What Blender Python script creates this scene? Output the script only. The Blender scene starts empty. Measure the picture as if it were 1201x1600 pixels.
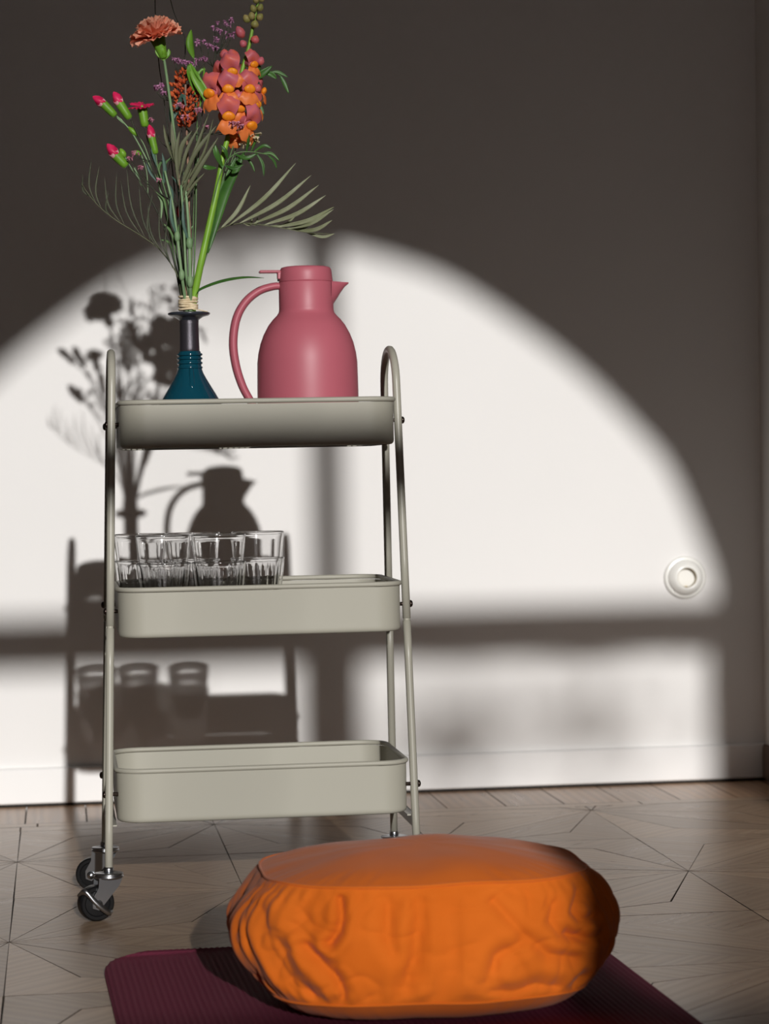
import bpy, math, random
from math import sin, cos, pi, radians, sqrt, atan
from mathutils import Vector, Matrix, noise
random.seed(7)
scene = bpy.context.scene
COL = scene.collection

# ------------------------------------------------------------------ camera
cam_d = bpy.data.cameras.new('camera'); cam = bpy.data.objects.new('camera', cam_d); COL.objects.link(cam)
YAW, PITCH, ROLL = atan(.131), atan(64.5/3900), .0192
fw = Vector((sin(YAW)*cos(PITCH), cos(YAW)*cos(PITCH), -sin(PITCH)))
r0 = Vector((cos(YAW), -sin(YAW), 0)); u0 = r0.cross(fw)
rt = r0*cos(ROLL)-u0*sin(ROLL); up = r0*sin(ROLL)+u0*cos(ROLL)
M = Matrix((rt, up, -fw)).transposed().to_4x4(); M.translation = Vector((0, -5.06, .66))
cam.matrix_world = M
cam_d.sensor_fit = 'VERTICAL'; cam_d.sensor_height = 36; cam_d.sensor_width = 27; cam_d.lens = 3900/1600*36
cam_d.clip_start = .05
cam_d.dof.use_dof = True; cam_d.dof.focus_distance = 3.72; cam_d.dof.aperture_fstop = 6.3
scene.camera = cam

# ------------------------------------------------------------------ world, sun, exposure
w = bpy.data.worlds.new('sky'); scene.world = w; w.use_nodes = True
w.node_tree.nodes['Background'].inputs[0].default_value = (.93, .87, .87, 1)
w.node_tree.nodes['Background'].inputs[1].default_value = 1.15
SUN = Vector((-.05, 1, -.267)).normalized()                 # travel direction of the low sun
sl = bpy.data.lights.new('sun', 'SUN'); so = bpy.data.objects.new('sun', sl); COL.objects.link(so)
sl.energy = 3.3; sl.angle = radians(.68); sl.color = (1, .98, .955)
so.rotation_euler = SUN.to_track_quat('-Z', 'Y').to_euler(); so.location = (1.5, -9, 4)
vs = scene.view_settings
vs.view_transform = 'Standard'; vs.look = 'None'; vs.gamma = 1; vs.use_curve_mapping = False; vs.exposure = 0
scene.display_settings.display_device = 'sRGB'
cy = scene.cycles
cy.use_denoising = True; cy.max_bounces = 20; cy.transmission_bounces = 20; cy.transparent_max_bounces = 20
cy.diffuse_bounces = 6; cy.glossy_bounces = 6; cy.caustics_refractive = True; cy.caustics_reflective = True

# ------------------------------------------------------------------ helpers
def mesh_obj(name, vf, mat, parent=None, smooth=True, loc=None, kind=None):
    me = bpy.data.meshes.new(name); me.from_pydata([tuple(v) for v in vf[0]], [], vf[1]); me.update()
    if smooth:
        me.polygons.foreach_set('use_smooth', [True]*len(me.polygons))
        if smooth is not True: me.set_sharp_from_angle(angle=radians(smooth))
    o = bpy.data.objects.new(name, me); COL.objects.link(o)
    if mat: me.materials.append(mat)
    if parent: o.parent = parent
    if loc is not None: o.location = loc
    if kind: o['kind'] = kind
    return o
def from_mesh(name, me, parent=None, mw=None):
    o = bpy.data.objects.new(name, me); COL.objects.link(o)
    if parent: o.parent = parent
    if mw is not None: o.matrix_local = mw
    return o
def thing(name, label, cat, loc=(0, 0, 0), rz=0, group=None):
    o = bpy.data.objects.new(name, None); COL.objects.link(o); o.empty_display_size = .02
    o.location = loc; o.rotation_euler = (0, 0, rz); return tag(o, label, cat, group)
def tag(o, label, cat, group=None):
    o['label'] = label; o['category'] = cat
    if group: o['group'] = group
    return o
def struct(o): o['kind'] = 'structure'; return o
def join(*parts):
    V, F = [], []
    for v, f in parts:
        n = len(V); V += list(v); F += [tuple(i+n for i in q) for q in f]
    return V, F
def xf(vf, m): return [m @ Vector(v) for v in vf[0]], vf[1]
def move(vf, d): d = Vector(d); return [Vector(v)+d for v in vf[0]], vf[1]
def box(c, s, b=0):
    cx, cy_, cz = c; x, y, z = s[0]/2, s[1]/2, s[2]/2
    if b <= 0:
        V = [(cx+i*x, cy_+j*y, cz+k*z) for k in (-1, 1) for j in (-1, 1) for i in (-1, 1)]
        return V, [(0, 2, 3, 1), (4, 5, 7, 6), (0, 1, 5, 4), (2, 6, 7, 3), (0, 4, 6, 2), (1, 3, 7, 5)]
    V = []                                                   # chamfered: 24 verts
    for k in (-1, 1):
        for j in (-1, 1):
            for i in (-1, 1):
                V += [(cx+i*x, cy_+j*(y-b), cz+k*(z-b)), (cx+i*(x-b), cy_+j*y, cz+k*(z-b)), (cx+i*(x-b), cy_+j*(y-b), cz+k*z)]
    import bmesh
    bm = bmesh.new(); [bm.verts.new(v) for v in V]; bmesh.ops.convex_hull(bm, input=bm.verts[:])
    bmesh.ops.dissolve_limit(bm, angle_limit=.01, verts=bm.verts[:], edges=bm.edges[:])
    bm.verts.index_update(); r = [v.co.copy() for v in bm.verts], [tuple(v.index for v in f.verts) for f in bm.faces]; bm.free(); return r
def smooth_path(pts, n=6):
    pts = [Vector(p) for p in pts]
    if len(pts) < 3: return [pts[0].lerp(pts[-1], i/n) for i in range(n+1)]
    out = []
    for i in range(len(pts)-1):
        p0 = pts[i-1] if i else pts[i]*2-pts[i+1]; p1, p2 = pts[i], pts[i+1]
        p3 = pts[i+2] if i+2 < len(pts) else p2*2-p1
        for k in range(n):
            t = k/n; out.append(.5*((2*p1)+(p2-p0)*t+(2*p0-5*p1+4*p2-p3)*t*t+(3*p1-p0-3*p2+p3)*t**3))
    out.append(pts[-1]); return out
def frames(path):
    T = []
    for i in range(len(path)):
        t = path[min(i+1, len(path)-1)]-path[max(i-1, 0)]
        T.append(t.normalized() if t.length > 1e-9 else Vector((0, 0, 1)))
    n = T[0].orthogonal().normalized(); N = []
    for t in T:
        n = n-t*n.dot(t); n = n.normalized() if n.length > 1e-6 else t.orthogonal().normalized(); N.append(n)
    return T, N
def tube(path, r, seg=10, caps=True, closed=False):
    """swept round tube; r is a number or a function of 0..1"""
    path = [Vector(p) for p in path]; T, N = frames(path); n = len(path); V, F = [], []
    for i, p in enumerate(path):
        rr = r(i/max(1, n-1)) if callable(r) else r; b = T[i].cross(N[i])
        for k in range(seg):
            a = 2*pi*k/seg; V.append(p+N[i]*(rr*cos(a))+b*(rr*sin(a)))
    for i in range(n if closed else n-1):
        j = (i+1) % n
        for k in range(seg):
            l = (k+1) % seg; F.append((i*seg+k, i*seg+l, j*seg+l, j*seg+k))
    if caps and not closed: F += [tuple(range(seg))[::-1], tuple(range((n-1)*seg, n*seg))]
    return V, F
def lathe(prof, seg=48, flute=None, caps=True):
    """prof: list of (radius, z); flute(angle, i, r) may reshape a radius"""
    V, F = [], []
    for i, (r, z) in enumerate(prof):
        for k in range(seg):
            a = 2*pi*k/seg; rr = flute(a, i, r) if flute else r; V.append((rr*cos(a), rr*sin(a), z))
    for i in range(len(prof)-1):
        for k in range(seg):
            l = (k+1) % seg; F.append((i*seg+k, i*seg+l, (i+1)*seg+l, (i+1)*seg+k))
    if caps and prof[0][0] > 1e-5: F.append(tuple(range(seg))[::-1])
    if caps and prof[-1][0] > 1e-5: F.append(tuple(range((len(prof)-1)*seg, len(prof)*seg)))
    return V, F
def rrect(hx, hy, r, n=8):
    out = []
    for cx, cy_, a0 in ((hx-r, hy-r, 0), (-hx+r, hy-r, 90), (-hx+r, -hy+r, 180), (hx-r, -hy+r, 270)):
        for k in range(n+1):
            a = radians(a0+90*k/n); out.append((cx+r*cos(a), cy_+r*sin(a)))
    return out
def rot_to(d, roll=0):
    return Vector(d).to_track_quat('Z', 'Y').to_matrix().to_4x4() @ Matrix.Rotation(roll, 4, 'Z')
def ball(c, r, seg=8, rings=5, sc=(1, 1, 1)):
    prof = [(max(1e-6, r*sin(pi*i/rings)), -r*cos(pi*i/rings)) for i in range(rings+1)]
    v, f = lathe(prof, seg); return [Vector((p[0]*sc[0], p[1]*sc[1], p[2]*sc[2]))+Vector(c) for p in v], f

# ------------------------------------------------------------------ materials
def mat(name, color, rough=.5, metal=0, spec=.5, **kw):
    m = bpy.data.materials.new(name); m.use_nodes = True; b = m.node_tree.nodes['Principled BSDF']
    b.inputs['Base Color'].default_value = (*color, 1); b.inputs['Roughness'].default_value = rough
    b.inputs['Metallic'].default_value = metal; b.inputs['Specular IOR Level'].default_value = spec
    for k, v in kw.items(): b.inputs[k.replace('_', ' ')].default_value = v
    return m
def nd(m, t, **kw):
    n = m.node_tree.nodes.new(t)
    for k, v in kw.items(): setattr(n, k, v)
    return n
def add_bump(m, scale=200, strength=.1, dist=.001, detail=4):
    L = m.node_tree.links; b = m.node_tree.nodes['Principled BSDF']
    tc = nd(m, 'ShaderNodeTexCoord'); nz = nd(m, 'ShaderNodeTexNoise'); bp = nd(m, 'ShaderNodeBump')
    nz.inputs['Scale'].default_value = scale; nz.inputs['Detail'].default_value = detail
    bp.inputs['Strength'].default_value = strength; bp.inputs['Distance'].default_value = dist
    L.new(tc.outputs['Object'], nz.inputs['Vector']); L.new(nz.outputs['Fac'], bp.inputs['Height']); L.new(bp.outputs['Normal'], b.inputs['Normal'])
    return m
def vary(m, c1, c2, scale=8, detail=3):
    L = m.node_tree.links; b = m.node_tree.nodes['Principled BSDF']
    tc = nd(m, 'ShaderNodeTexCoord'); nz = nd(m, 'ShaderNodeTexNoise'); cr = nd(m, 'ShaderNodeValToRGB')
    nz.inputs['Scale'].default_value = scale; nz.inputs['Detail'].default_value = detail
    cr.color_ramp.elements[0].color = (*c1, 1); cr.color_ramp.elements[1].color = (*c2, 1)
    cr.color_ramp.elements[0].position = .3; cr.color_ramp.elements[1].position = .7
    oi = nd(m, 'ShaderNodeObjectInfo'); va = nd(m, 'ShaderNodeVectorMath', operation='ADD'); L.new(tc.outputs['Object'], va.inputs[0]); L.new(oi.outputs['Random'], va.inputs[1])
    L.new(va.outputs[0], nz.inputs['Vector']); L.new(nz.outputs['Fac'], cr.inputs[0]); L.new(cr.outputs[0], b.inputs['Base Color'])
    return m
def leafy(name, c1, c2, rough=.5, trans=.3, scale=30):
    m = vary(mat(name, c1, rough, spec=.35), c1, c2, scale); L = m.node_tree.links
    b = m.node_tree.nodes['Principled BSDF']; out = m.node_tree.nodes['Material Output']
    tr = nd(m, 'ShaderNodeBsdfTranslucent'); mx = nd(m, 'ShaderNodeMixShader'); mx.inputs[0].default_value = trans
    L.new(b.inputs['Base Color'].links[0].from_socket, tr.inputs[0])
    L.new(b.outputs[0], mx.inputs[1]); L.new(tr.outputs[0], mx.inputs[2]); L.new(mx.outputs[0], out.inputs[0]); return m

M_wall = add_bump(vary(mat('wall_paint', (.80, .785, .765), .85, spec=.2), (.775, .76, .745), (.81, .795, .78), 1.5), 90, .12, .002)
M_trimw = mat('trim_paint', (.82, .81, .80), .5, spec=.3)
M_joint = mat('joint_shade', (.045, .028, .018), .9)
M_dkbrown = mat('dark_brown_trim', (.10, .06, .04), .5)  # right baseboard coloured much darker than the back one
M_dark = mat('gap_dark', (.012, .010, .008), .9)
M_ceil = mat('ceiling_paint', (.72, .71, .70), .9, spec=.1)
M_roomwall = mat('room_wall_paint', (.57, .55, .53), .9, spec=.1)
M_frame = add_bump(mat('cart_lacquer', (.37, .355, .295), .38, spec=.45), 900, .05, .0002)
M_tray = add_bump(mat('tray_lacquer', (.375, .36, .30), .5, spec=.35), 900, .05, .0002)
M_steel = mat('zinc_steel', (.42, .43, .45), .30, 1)
M_bolt = mat('dark_bolt_steel', (.12, .09, .08), .3, 1)
M_rubber = mat('black_wheel_plastic', (.005, .005, .0055), .35, spec=.35)
M_pink = add_bump(mat('dusty_pink_plastic', (.44, .108, .142), .45, spec=.4), 700, .04, .0002)
M_glass = mat('clear_glass', (1, 1, 1), .02, Transmission_Weight=1.0, IOR=1.5)
# clear glass: refraction with a Fresnel reflection that catches the sun as glints
L_ = M_glass.node_tree.links; tb_ = nd(M_glass, 'ShaderNodeBsdfRefraction'); tb_.inputs['IOR'].default_value = 1.5; tb_.inputs['Roughness'].default_value = 0; mg_ = nd(M_glass, 'ShaderNodeMixShader'); gl_ = nd(M_glass, 'ShaderNodeBsdfGlossy'); lw_ = nd(M_glass, 'ShaderNodeLayerWeight'); pw_ = nd(M_glass, 'ShaderNodeMath', operation='POWER'); fr_ = nd(M_glass, 'ShaderNodeMath', operation='MULTIPLY_ADD')
lw_.inputs[0].default_value = .5; pw_.inputs[1].default_value = 3.5; fr_.inputs[1].default_value = .80; fr_.inputs[2].default_value = .055; L_.new(lw_.outputs['Facing'], pw_.inputs[0]); L_.new(pw_.outputs[0], fr_.inputs[0]); tb_.inputs[0].default_value = (1, 1, 1, 1); gl_.inputs[0].default_value = (1, 1, 1, 1); gl_.inputs['Roughness'].default_value = .09
L_.new(fr_.outputs[0], mg_.inputs[0]); L_.new(tb_.outputs[0], mg_.inputs[1]); L_.new(gl_.outputs[0], mg_.inputs[2]); L_.new(mg_.outputs[0], M_glass.node_tree.nodes['Material Output'].inputs[0])
M_teal = mat('teal_glass', (.006, .075, .115), .12, spec=.6, Transmission_Weight=.35, IOR=1.45)
M_neck = add_bump(mat('dark_patina_neck', (.060, .055, .065), .35, .6), 900, .5, .0006)
M_neckrim = mat('dark_glass_rim', (.03, .035, .045), .25, spec=.5)
M_raffia = vary(mat('raffia', (.66, .53, .34), .8, spec=.2), (.52, .40, .24), (.78, .66, .46), 120)
M_porc = mat('white_porcelain', (.80, .79, .75), .25, spec=.5)
M_sleeve = mat('beige_sleeve', (.42, .36, .26), .5)  # inner wall of the socket recess, darker beige than the cover
M_brass = mat('brass', (.55, .42, .18), .3, 1)
M_orange = add_bump(vary(mat('orange_cotton', (.62, .145, .012), .85, spec=.15, Sheen_Weight=.08), (.58, .118, .007), (.66, .145, .012), 9), 1500, .12, .0004)
M_mat = add_bump(mat('purple_mat_foam', (.160, .022, .050), .8, spec=.25), 1400, .3, .0004)

def wood(name, c1, c2, c3):
    m = mat(name, c2, .34, spec=.48); L = m.node_tree.links; b = m.node_tree.nodes['Principled BSDF']
    tc = nd(m, 'ShaderNodeTexCoord'); oi = nd(m, 'ShaderNodeObjectInfo'); mp = nd(m, 'ShaderNodeMapping')
    mp.inputs['Scale'].default_value = (1.2, 14, 14)
    cb = nd(m, 'ShaderNodeCombineXYZ'); mul = nd(m, 'ShaderNodeMath', operation='MULTIPLY'); mul.inputs[1].default_value = 37
    L.new(oi.outputs['Random'], mul.inputs[0]); L.new(mul.outputs[0], cb.inputs[2]); L.new(mul.outputs[0], cb.inputs[0])
    L.new(tc.outputs['Object'], mp.inputs['Vector']); L.new(cb.outputs[0], mp.inputs['Location'])
    nz = nd(m, 'ShaderNodeTexNoise'); nz.inputs['Scale'].default_value = 3.5; nz.inputs['Detail'].default_value = 8; nz.inputs['Distortion'].default_value = .6
    L.new(mp.outputs[0], nz.inputs['Vector'])
    wv = nd(m, 'ShaderNodeTexWave', wave_type='BANDS', bands_direction='Y'); wv.inputs['Scale'].default_value = 1.1; wv.inputs['Distortion'].default_value = 9; wv.inputs['Detail'].default_value = 3; wv.inputs['Detail Scale'].default_value = 1.2
    L.new(mp.outputs[0], wv.inputs['Vector'])
    mx = nd(m, 'ShaderNodeMix'); mx.inputs[0].default_value = .3; L.new(nz.outputs['Fac'], mx.inputs[2]); L.new(wv.outputs['Fac'], mx.inputs[3])
    cr = nd(m, 'ShaderNodeValToRGB'); e = cr.color_ramp.elements
    e[0].position = .22; e[0].color = (*c1, 1); e[1].position = .8; e[1].color = (*c3, 1); k = e.new(.5); k.color = (*c2, 1)
    L.new(mx.outputs[0], cr.inputs[0])
    hs = nd(m, 'ShaderNodeHueSaturation'); mr = nd(m, 'ShaderNodeMapRange'); mr.inputs[3].default_value = .80; mr.inputs[4].default_value = 1.18
    L.new(oi.outputs['Random'], mr.inputs[0]); L.new(mr.outputs[0], hs.inputs['Value']); L.new(cr.outputs[0], hs.inputs['Color']); L.new(hs.outputs[0], b.inputs['Base Color'])
    bp = nd(m, 'ShaderNodeBump'); bp.inputs['Strength'].default_value = .12; bp.inputs['Distance'].default_value = .0008
    L.new(mx.outputs[0], bp.inputs['Height']); L.new(bp.outputs[0], b.inputs['Normal'])
    mr2 = nd(m, 'ShaderNodeMapRange'); mr2.inputs[3].default_value = .22; mr2.inputs[4].default_value = .38
    L.new(nz.outputs['Fac'], mr2.inputs[0]); L.new(mr2.outputs[0], b.inputs['Roughness'])
    return m
M_oak = wood('oak_parquet', (.250, .155, .094), (.318, .216, .139), (.39, .280, .192))
M_oak2 = wood('oak_border', (.25, .140, .078), (.36, .22, .13), (.45, .29, .18))

# ------------------------------------------------------------------ room shell
RX = 1.453                                                   # plane of the right wall beside the cart
def slab(name, lo, hi, m): return struct(mesh_obj(name, box([(a+b)/2 for a, b in zip(lo, hi)], [b-a for a, b in zip(lo, hi)]), m, smooth=False))
slab('wall_back', (-2.6, 0, -.02), (2.3, .12, 3.5), M_wall)
# right wall leans a hair, as the old plaster does; it ends in a return so the room widens towards the window
rw = ([(RX, .0, 0), (RX+.014, .0, 3.5), (RX+.014, -1.40, 3.5), (RX, -1.40, 0), (2.3, -1.40, 0), (2.3, -1.40, 3.5), (2.3, 0, 0), (2.3, 0, 3.5)],
      [(0, 1, 2, 3), (3, 2, 5, 4), (4, 5, 7, 6), (6, 7, 1, 0), (1, 7, 5, 2), (0, 3, 4, 6)])
struct(mesh_obj('wall_right', rw, M_wall, smooth=False))
slab('wall_right_side', (2.3, -7.0, -.02), (2.42, 0.12, 3.5), M_roomwall)
slab('wall_left', (-2.72, -7.0, -.02), (-2.6, .12, 3.5), M_roomwall)
slab('ceiling', (-2.72, -7.2, 3.5), (2.42, .12, 3.62), M_ceil)

# front wall with the arched window (behind the viewer): outline in the wall plane
WY = -7.0
dx0, dz0 = .05*7, .267*7
arch = [(1.361, -.80), (1.361, .3475), (1.353, .42), (1.340, .478), (1.268, .655), (1.205, .740), (1.075, .872), (.942, .975), (.805, 1.062), (.69, 1.105), (.60, 1.128),
        (.52, 1.138), (.42, 1.142), (.30, 1.128), (.17, 1.082), (.02, .985), (-.11, .880), (-.21, .765), (-.275, .62), (-.295, .45), (-.30, .36), (-.30, -.80)]
core = smooth_path([Vector((x, 0, z)) for x, z in arch[1:-1]], 4)
SILL = 1.285
win = [(1.361+dx0, SILL)]+[(p.x+dx0, p.z+dz0) for p in core]+[(-.30+dx0, SILL)]
import bmesh
def wall_with_hole(outer, hole, y0, y1):
    bm = bmesh.new()
    def loop(pts): 
        vs_ = [bm.verts.new((x, y0, z)) for x, z in pts]
        return [bm.edges.new((vs_[i], vs_[(i+1) % len(vs_)])) for i in range(len(vs_))]
    e = loop(outer)+loop(hole); bmesh.ops.triangle_fill(bm, edges=e, use_beauty=True)
    r = bmesh.ops.extrude_face_region(bm, geom=bm.faces[:])
    bmesh.ops.translate(bm, verts=[g for g in r['geom'] if isinstance(g, bmesh.types.BMVert)], vec=(0, y1-y0, 0))
    bmesh.ops.recalc_face_normals(bm, faces=bm.faces[:]); bm.verts.index_update()
    out = [v.co.copy() for v in bm.verts], [tuple(v.index for v in f.verts) for f in bm.faces]; bm.free(); return out
struct(mesh_obj('wall_front', wall_with_hole([(-2.72, -.02), (2.42, -.02), (2.42, 3.5), (-2.72, 3.5)], win, WY-.06, WY+.06), M_roomwall, smooth=False))
wn = struct(bpy.data.objects.new('window_1', None)); COL.objects.link(wn); wn.location = (.895, WY, SILL)
def wbar(name, x0, x1, z0, z1, d=.05): return struct(mesh_obj(name, box(((x0+x1)/2-.895, 0, (z0+z1)/2-SILL), (x1-x0, d, z1-z0), .004), M_trimw, wn, smooth=False))
mx_ = .546+dx0
wbar('mullion', mx_-.0315, mx_+.0315, .376+dz0, 1.140+dz0)
wbar('transom', -.30+dx0, 1.361+dx0, .273+dz0, .372+dz0)
wbar('casement_stile', mx_-.062, mx_+.062, SILL, .268+dz0)
wbar('casement_stile', 1.335+dx0, 1.361+dx0, SILL, .268+dz0); wbar('casement_stile', -.30+dx0, -.27+dx0, SILL, .268+dz0)
wbar('window_sill', -.34+dx0, 1.40+dx0, SILL-.05, SILL, .2)

# baseboard with a recessed joint above the floor
struct(mesh_obj('baseboard_back', join(box(((-2.6+RX)/2, -.007, .041), (RX+2.6, .014, .072), .003)), M_trimw, smooth=False))
struct(mesh_obj('trim_1', box(((-2.6+RX)/2, -.005, .0025), (RX+2.6, .010, .005)), M_dark, smooth=False))
struct(mesh_obj('baseboard_right', box((RX-.006, -.712, .041), (.012, 1.37, .072), .003), M_dkbrown, smooth=False))

# ------------------------------------------------------------------ floor: slab, border planks, star parquet
floor = slab('floor', (-2.72, -7.2, -.06), (2.42, .0, -.012), M_oak)
floor.data.materials[0] = M_dark
def plank(poly, grain, m, z=0, name='plank'):
    GAP = random.choice((.0003, .0006, .0009, .0014))
    """one wooden piece: polygon in plan, 12 mm thick, origin at its centre, local x along the grain"""
    c = Vector((sum(p[0] for p in poly)/len(poly), sum(p[1] for p in poly)/len(poly)))
    n = len(poly); area = sum(poly[i][0]*poly[(i+1) % n][1]-poly[(i+1) % n][0]*poly[i][1] for i in range(n))
    if area < 0: poly = poly[::-1]
    P = [Vector(p) for p in poly]
    def inset(d):
        out = []
        for i in range(n):
            a, b, c_ = P[i-1], P[i], P[(i+1) % n]; e1 = (b-a).normalized(); e2 = (c_-b).normalized()
            n1 = Vector((-e1.y, e1.x)); n2 = Vector((-e2.y, e2.x)); q = n1+n2
            out.append(b+q*(d/max(.15, 1+n1.dot(n2))))
        return out
    R = Matrix.Rotation(-grain, 2); A = [R @ (p-c) for p in inset(GAP)]; B = [R @ (p-c) for p in inset(GAP+.0004)]
    V = [(p.x, p.y, -.012) for p in A]+[(p.x, p.y, z-.0004) for p in A]+[(p.x, p.y, z) for p in B]
    F = [tuple(range(2*n, 3*n))]+[(i, (i+1) % n, n+(i+1) % n, n+i) for i in range(n)]+[(n+i, n+(i+1) % n, 2*n+(i+1) % n, 2*n+i) for i in range(n)]
    o = mesh_obj(name, (V, F), m, floor, smooth=False); o.data.materials.append(M_joint)      # plank sides coloured dark as shade in the joints
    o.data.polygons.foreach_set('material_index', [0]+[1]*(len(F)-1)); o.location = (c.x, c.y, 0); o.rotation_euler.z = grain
    return o
dz_ = lambda: random.uniform(-.0004, 0)
x = .741-.1163*13
while x < RX:
    plank([(x, -.262), (min(x+.1163, RX), -.262), (min(x+.1163, RX), -.002), (x, -.002)], pi/2, M_oak2, dz_()); x += .1163
for a, b in ((-1.0, -.05), (-.05, .52), (.52, 1.12), (1.12, RX)):
    plank([(a, -.305), (b, -.305), (b, -.262), (a, -.262)], 0, M_oak, dz_())
AX, AY, K = .362, .3725, .27
X0, Y0 = 1.005, -.735
def node(i, j): return Vector((X0+i*AX, Y0+j*AY))
def clip(poly):                                              # trim pieces against the border strip and the right wall
    for ax, lim in ((1, -.305), (0, RX)):
        out = []
        for i in range(len(poly)):
            a, b = poly[i-1], poly[i]; ia, ib = a[ax] <= lim+1e-6, b[ax] <= lim+1e-6
            if ia != ib: t = (lim-a[ax])/(b[ax]-a[ax]); out.append(a+(b-a)*t)
            if ib: out.append(b)
        poly = out
        if len(poly) < 3: return None
    return poly
for i in range(-6, 3):
    for j in range(-6, 3):
        # cell with lower-left corner node(i, j); star centres are the nodes with i and j both even or both odd
        c00, c10, c11, c01 = node(i, j), node(i+1, j), node(i+1, j+1), node(i, j+1)
        same = (i-j) % 2 == 0
        s1, s2, t1, t2 = (c00, c11, c10, c01) if same else (c10, c01, c11, c00)
        i1 = s1+Vector(((s2.x-s1.x)*K, (s2.y-s1.y)*K)); i2 = s2+Vector(((s1.x-s2.x)*K, (s1.y-s2.y)*K))
        diag = math.atan2(t2.y-t1.y, t2.x-t1.x)
        cell = [([s1, t1, i1], 0 if abs(t1.y-s1.y) < .01 else pi/2), ([s1, i1, t2], 0 if abs(t2.y-s1.y) < .01 else pi/2),
                ([s2, t2, i2], 0 if abs(t2.y-s2.y) < .01 else pi/2), ([s2, i2, t1], 0 if abs(t1.y-s2.y) < .01 else pi/2)]
        dart1 = [s1, t1, i1, t2]; dart2 = [s2, t2, i2, t1]
        pieces = [(dart1, diag+pi/2), (dart2, diag+pi/2), ([t1, i1, t2], diag), ([t1, t2, i2], diag)]
        for poly, g in pieces:
            if max(p.y for p in poly) > -.305 and clip(poly) is None: continue
            if max(p.y for p in poly) > -.305 or max(p.x for p in poly) > RX: poly = clip(poly)
            if poly: plank(poly, g, M_oak, dz_())
# plain boards carry the floor on to the other walls
for k in range(9):
    y1 = -2.97-k*.45
    plank([(-2.6, y1-.45), (2.3, y1-.45), (2.3, y1), (-2.6, y1)], 0, M_oak, -.0005)
plank([(-2.6, -2.97), (-1.17, -2.97), (-1.17, -.305), (-2.6, -.305)], 0, M_oak, -.0005)
plank([(-2.6, -.305), (-1.0, -.305), (-1.0, -.002), (-2.6, -.002)], 0, M_oak, -.0005)
plank([(RX, -2.97), (2.3, -2.97), (2.3, -1.40), (RX, -1.40)], 0, M_oak, -.0005)

# ------------------------------------------------------------------ serving cart
CX, CY = .297, -1.2
cart = thing('serving_cart', 'greige metal three-tier serving cart on castors against the sunlit wall', 'cart', (CX, CY, 0))
def legx(s, z): return (.0625+.0284*z if s < 0 else .5294-.0139*z)-CX
def legy(s, z): return s*(.1375-.084*z)
LR = .0062
JZ = .435
for s in (-1, 1):
    pts = []
    zt = .792; hy = legy(1, zt)
    for k in range(5): z = JZ+(zt-JZ)*k/4; pts.append((legx(s, z), legy(-1, z), z))
    for k in range(1, 16):
        a = pi-pi*k/16; z = zt+.0565*sin(a); pts.append((legx(s, z), hy*cos(a), z))
    for k in range(4, -1, -1): z = JZ+(zt-JZ)*k/4; pts.append((legx(s, z), legy(1, z), z))
    mesh_obj('side_frame', tube(pts, LR, 16), M_frame, cart)
    for f in (-1, 1):
        z0 = .0735
        lp = [Vector((legx(s, z0+(JZ-z0)*k/6), legy(f, z0+(JZ-z0)*k/6), z0+(JZ-z0)*k/6)) for k in range(7)]
        mesh_obj('leg', join(tube(lp[:-1]+[lp[-1]-Vector((0, 0, .0035))], .0060, 16), tube([lp[-1]-Vector((0, 0, .004)), lp[-1]+Vector((0, 0, .001))], .0050, 16)), M_frame, cart)
    z = .128
    mesh_obj('crossbar', join(box((legx(s, z), 0, z), (.004, 2*legy(1, z)-.008, .022), .001), box((legx(s, z)-s*.006, 0, z+.010), (.012, 2*legy(1, z)-.010, .002))), M_frame, cart, smooth=False)
TRAYS = ((.3012, .2100, .700, .768), (.2995, .2160, .418, .490), (.2977, .2225, .1435, .2210))
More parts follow.
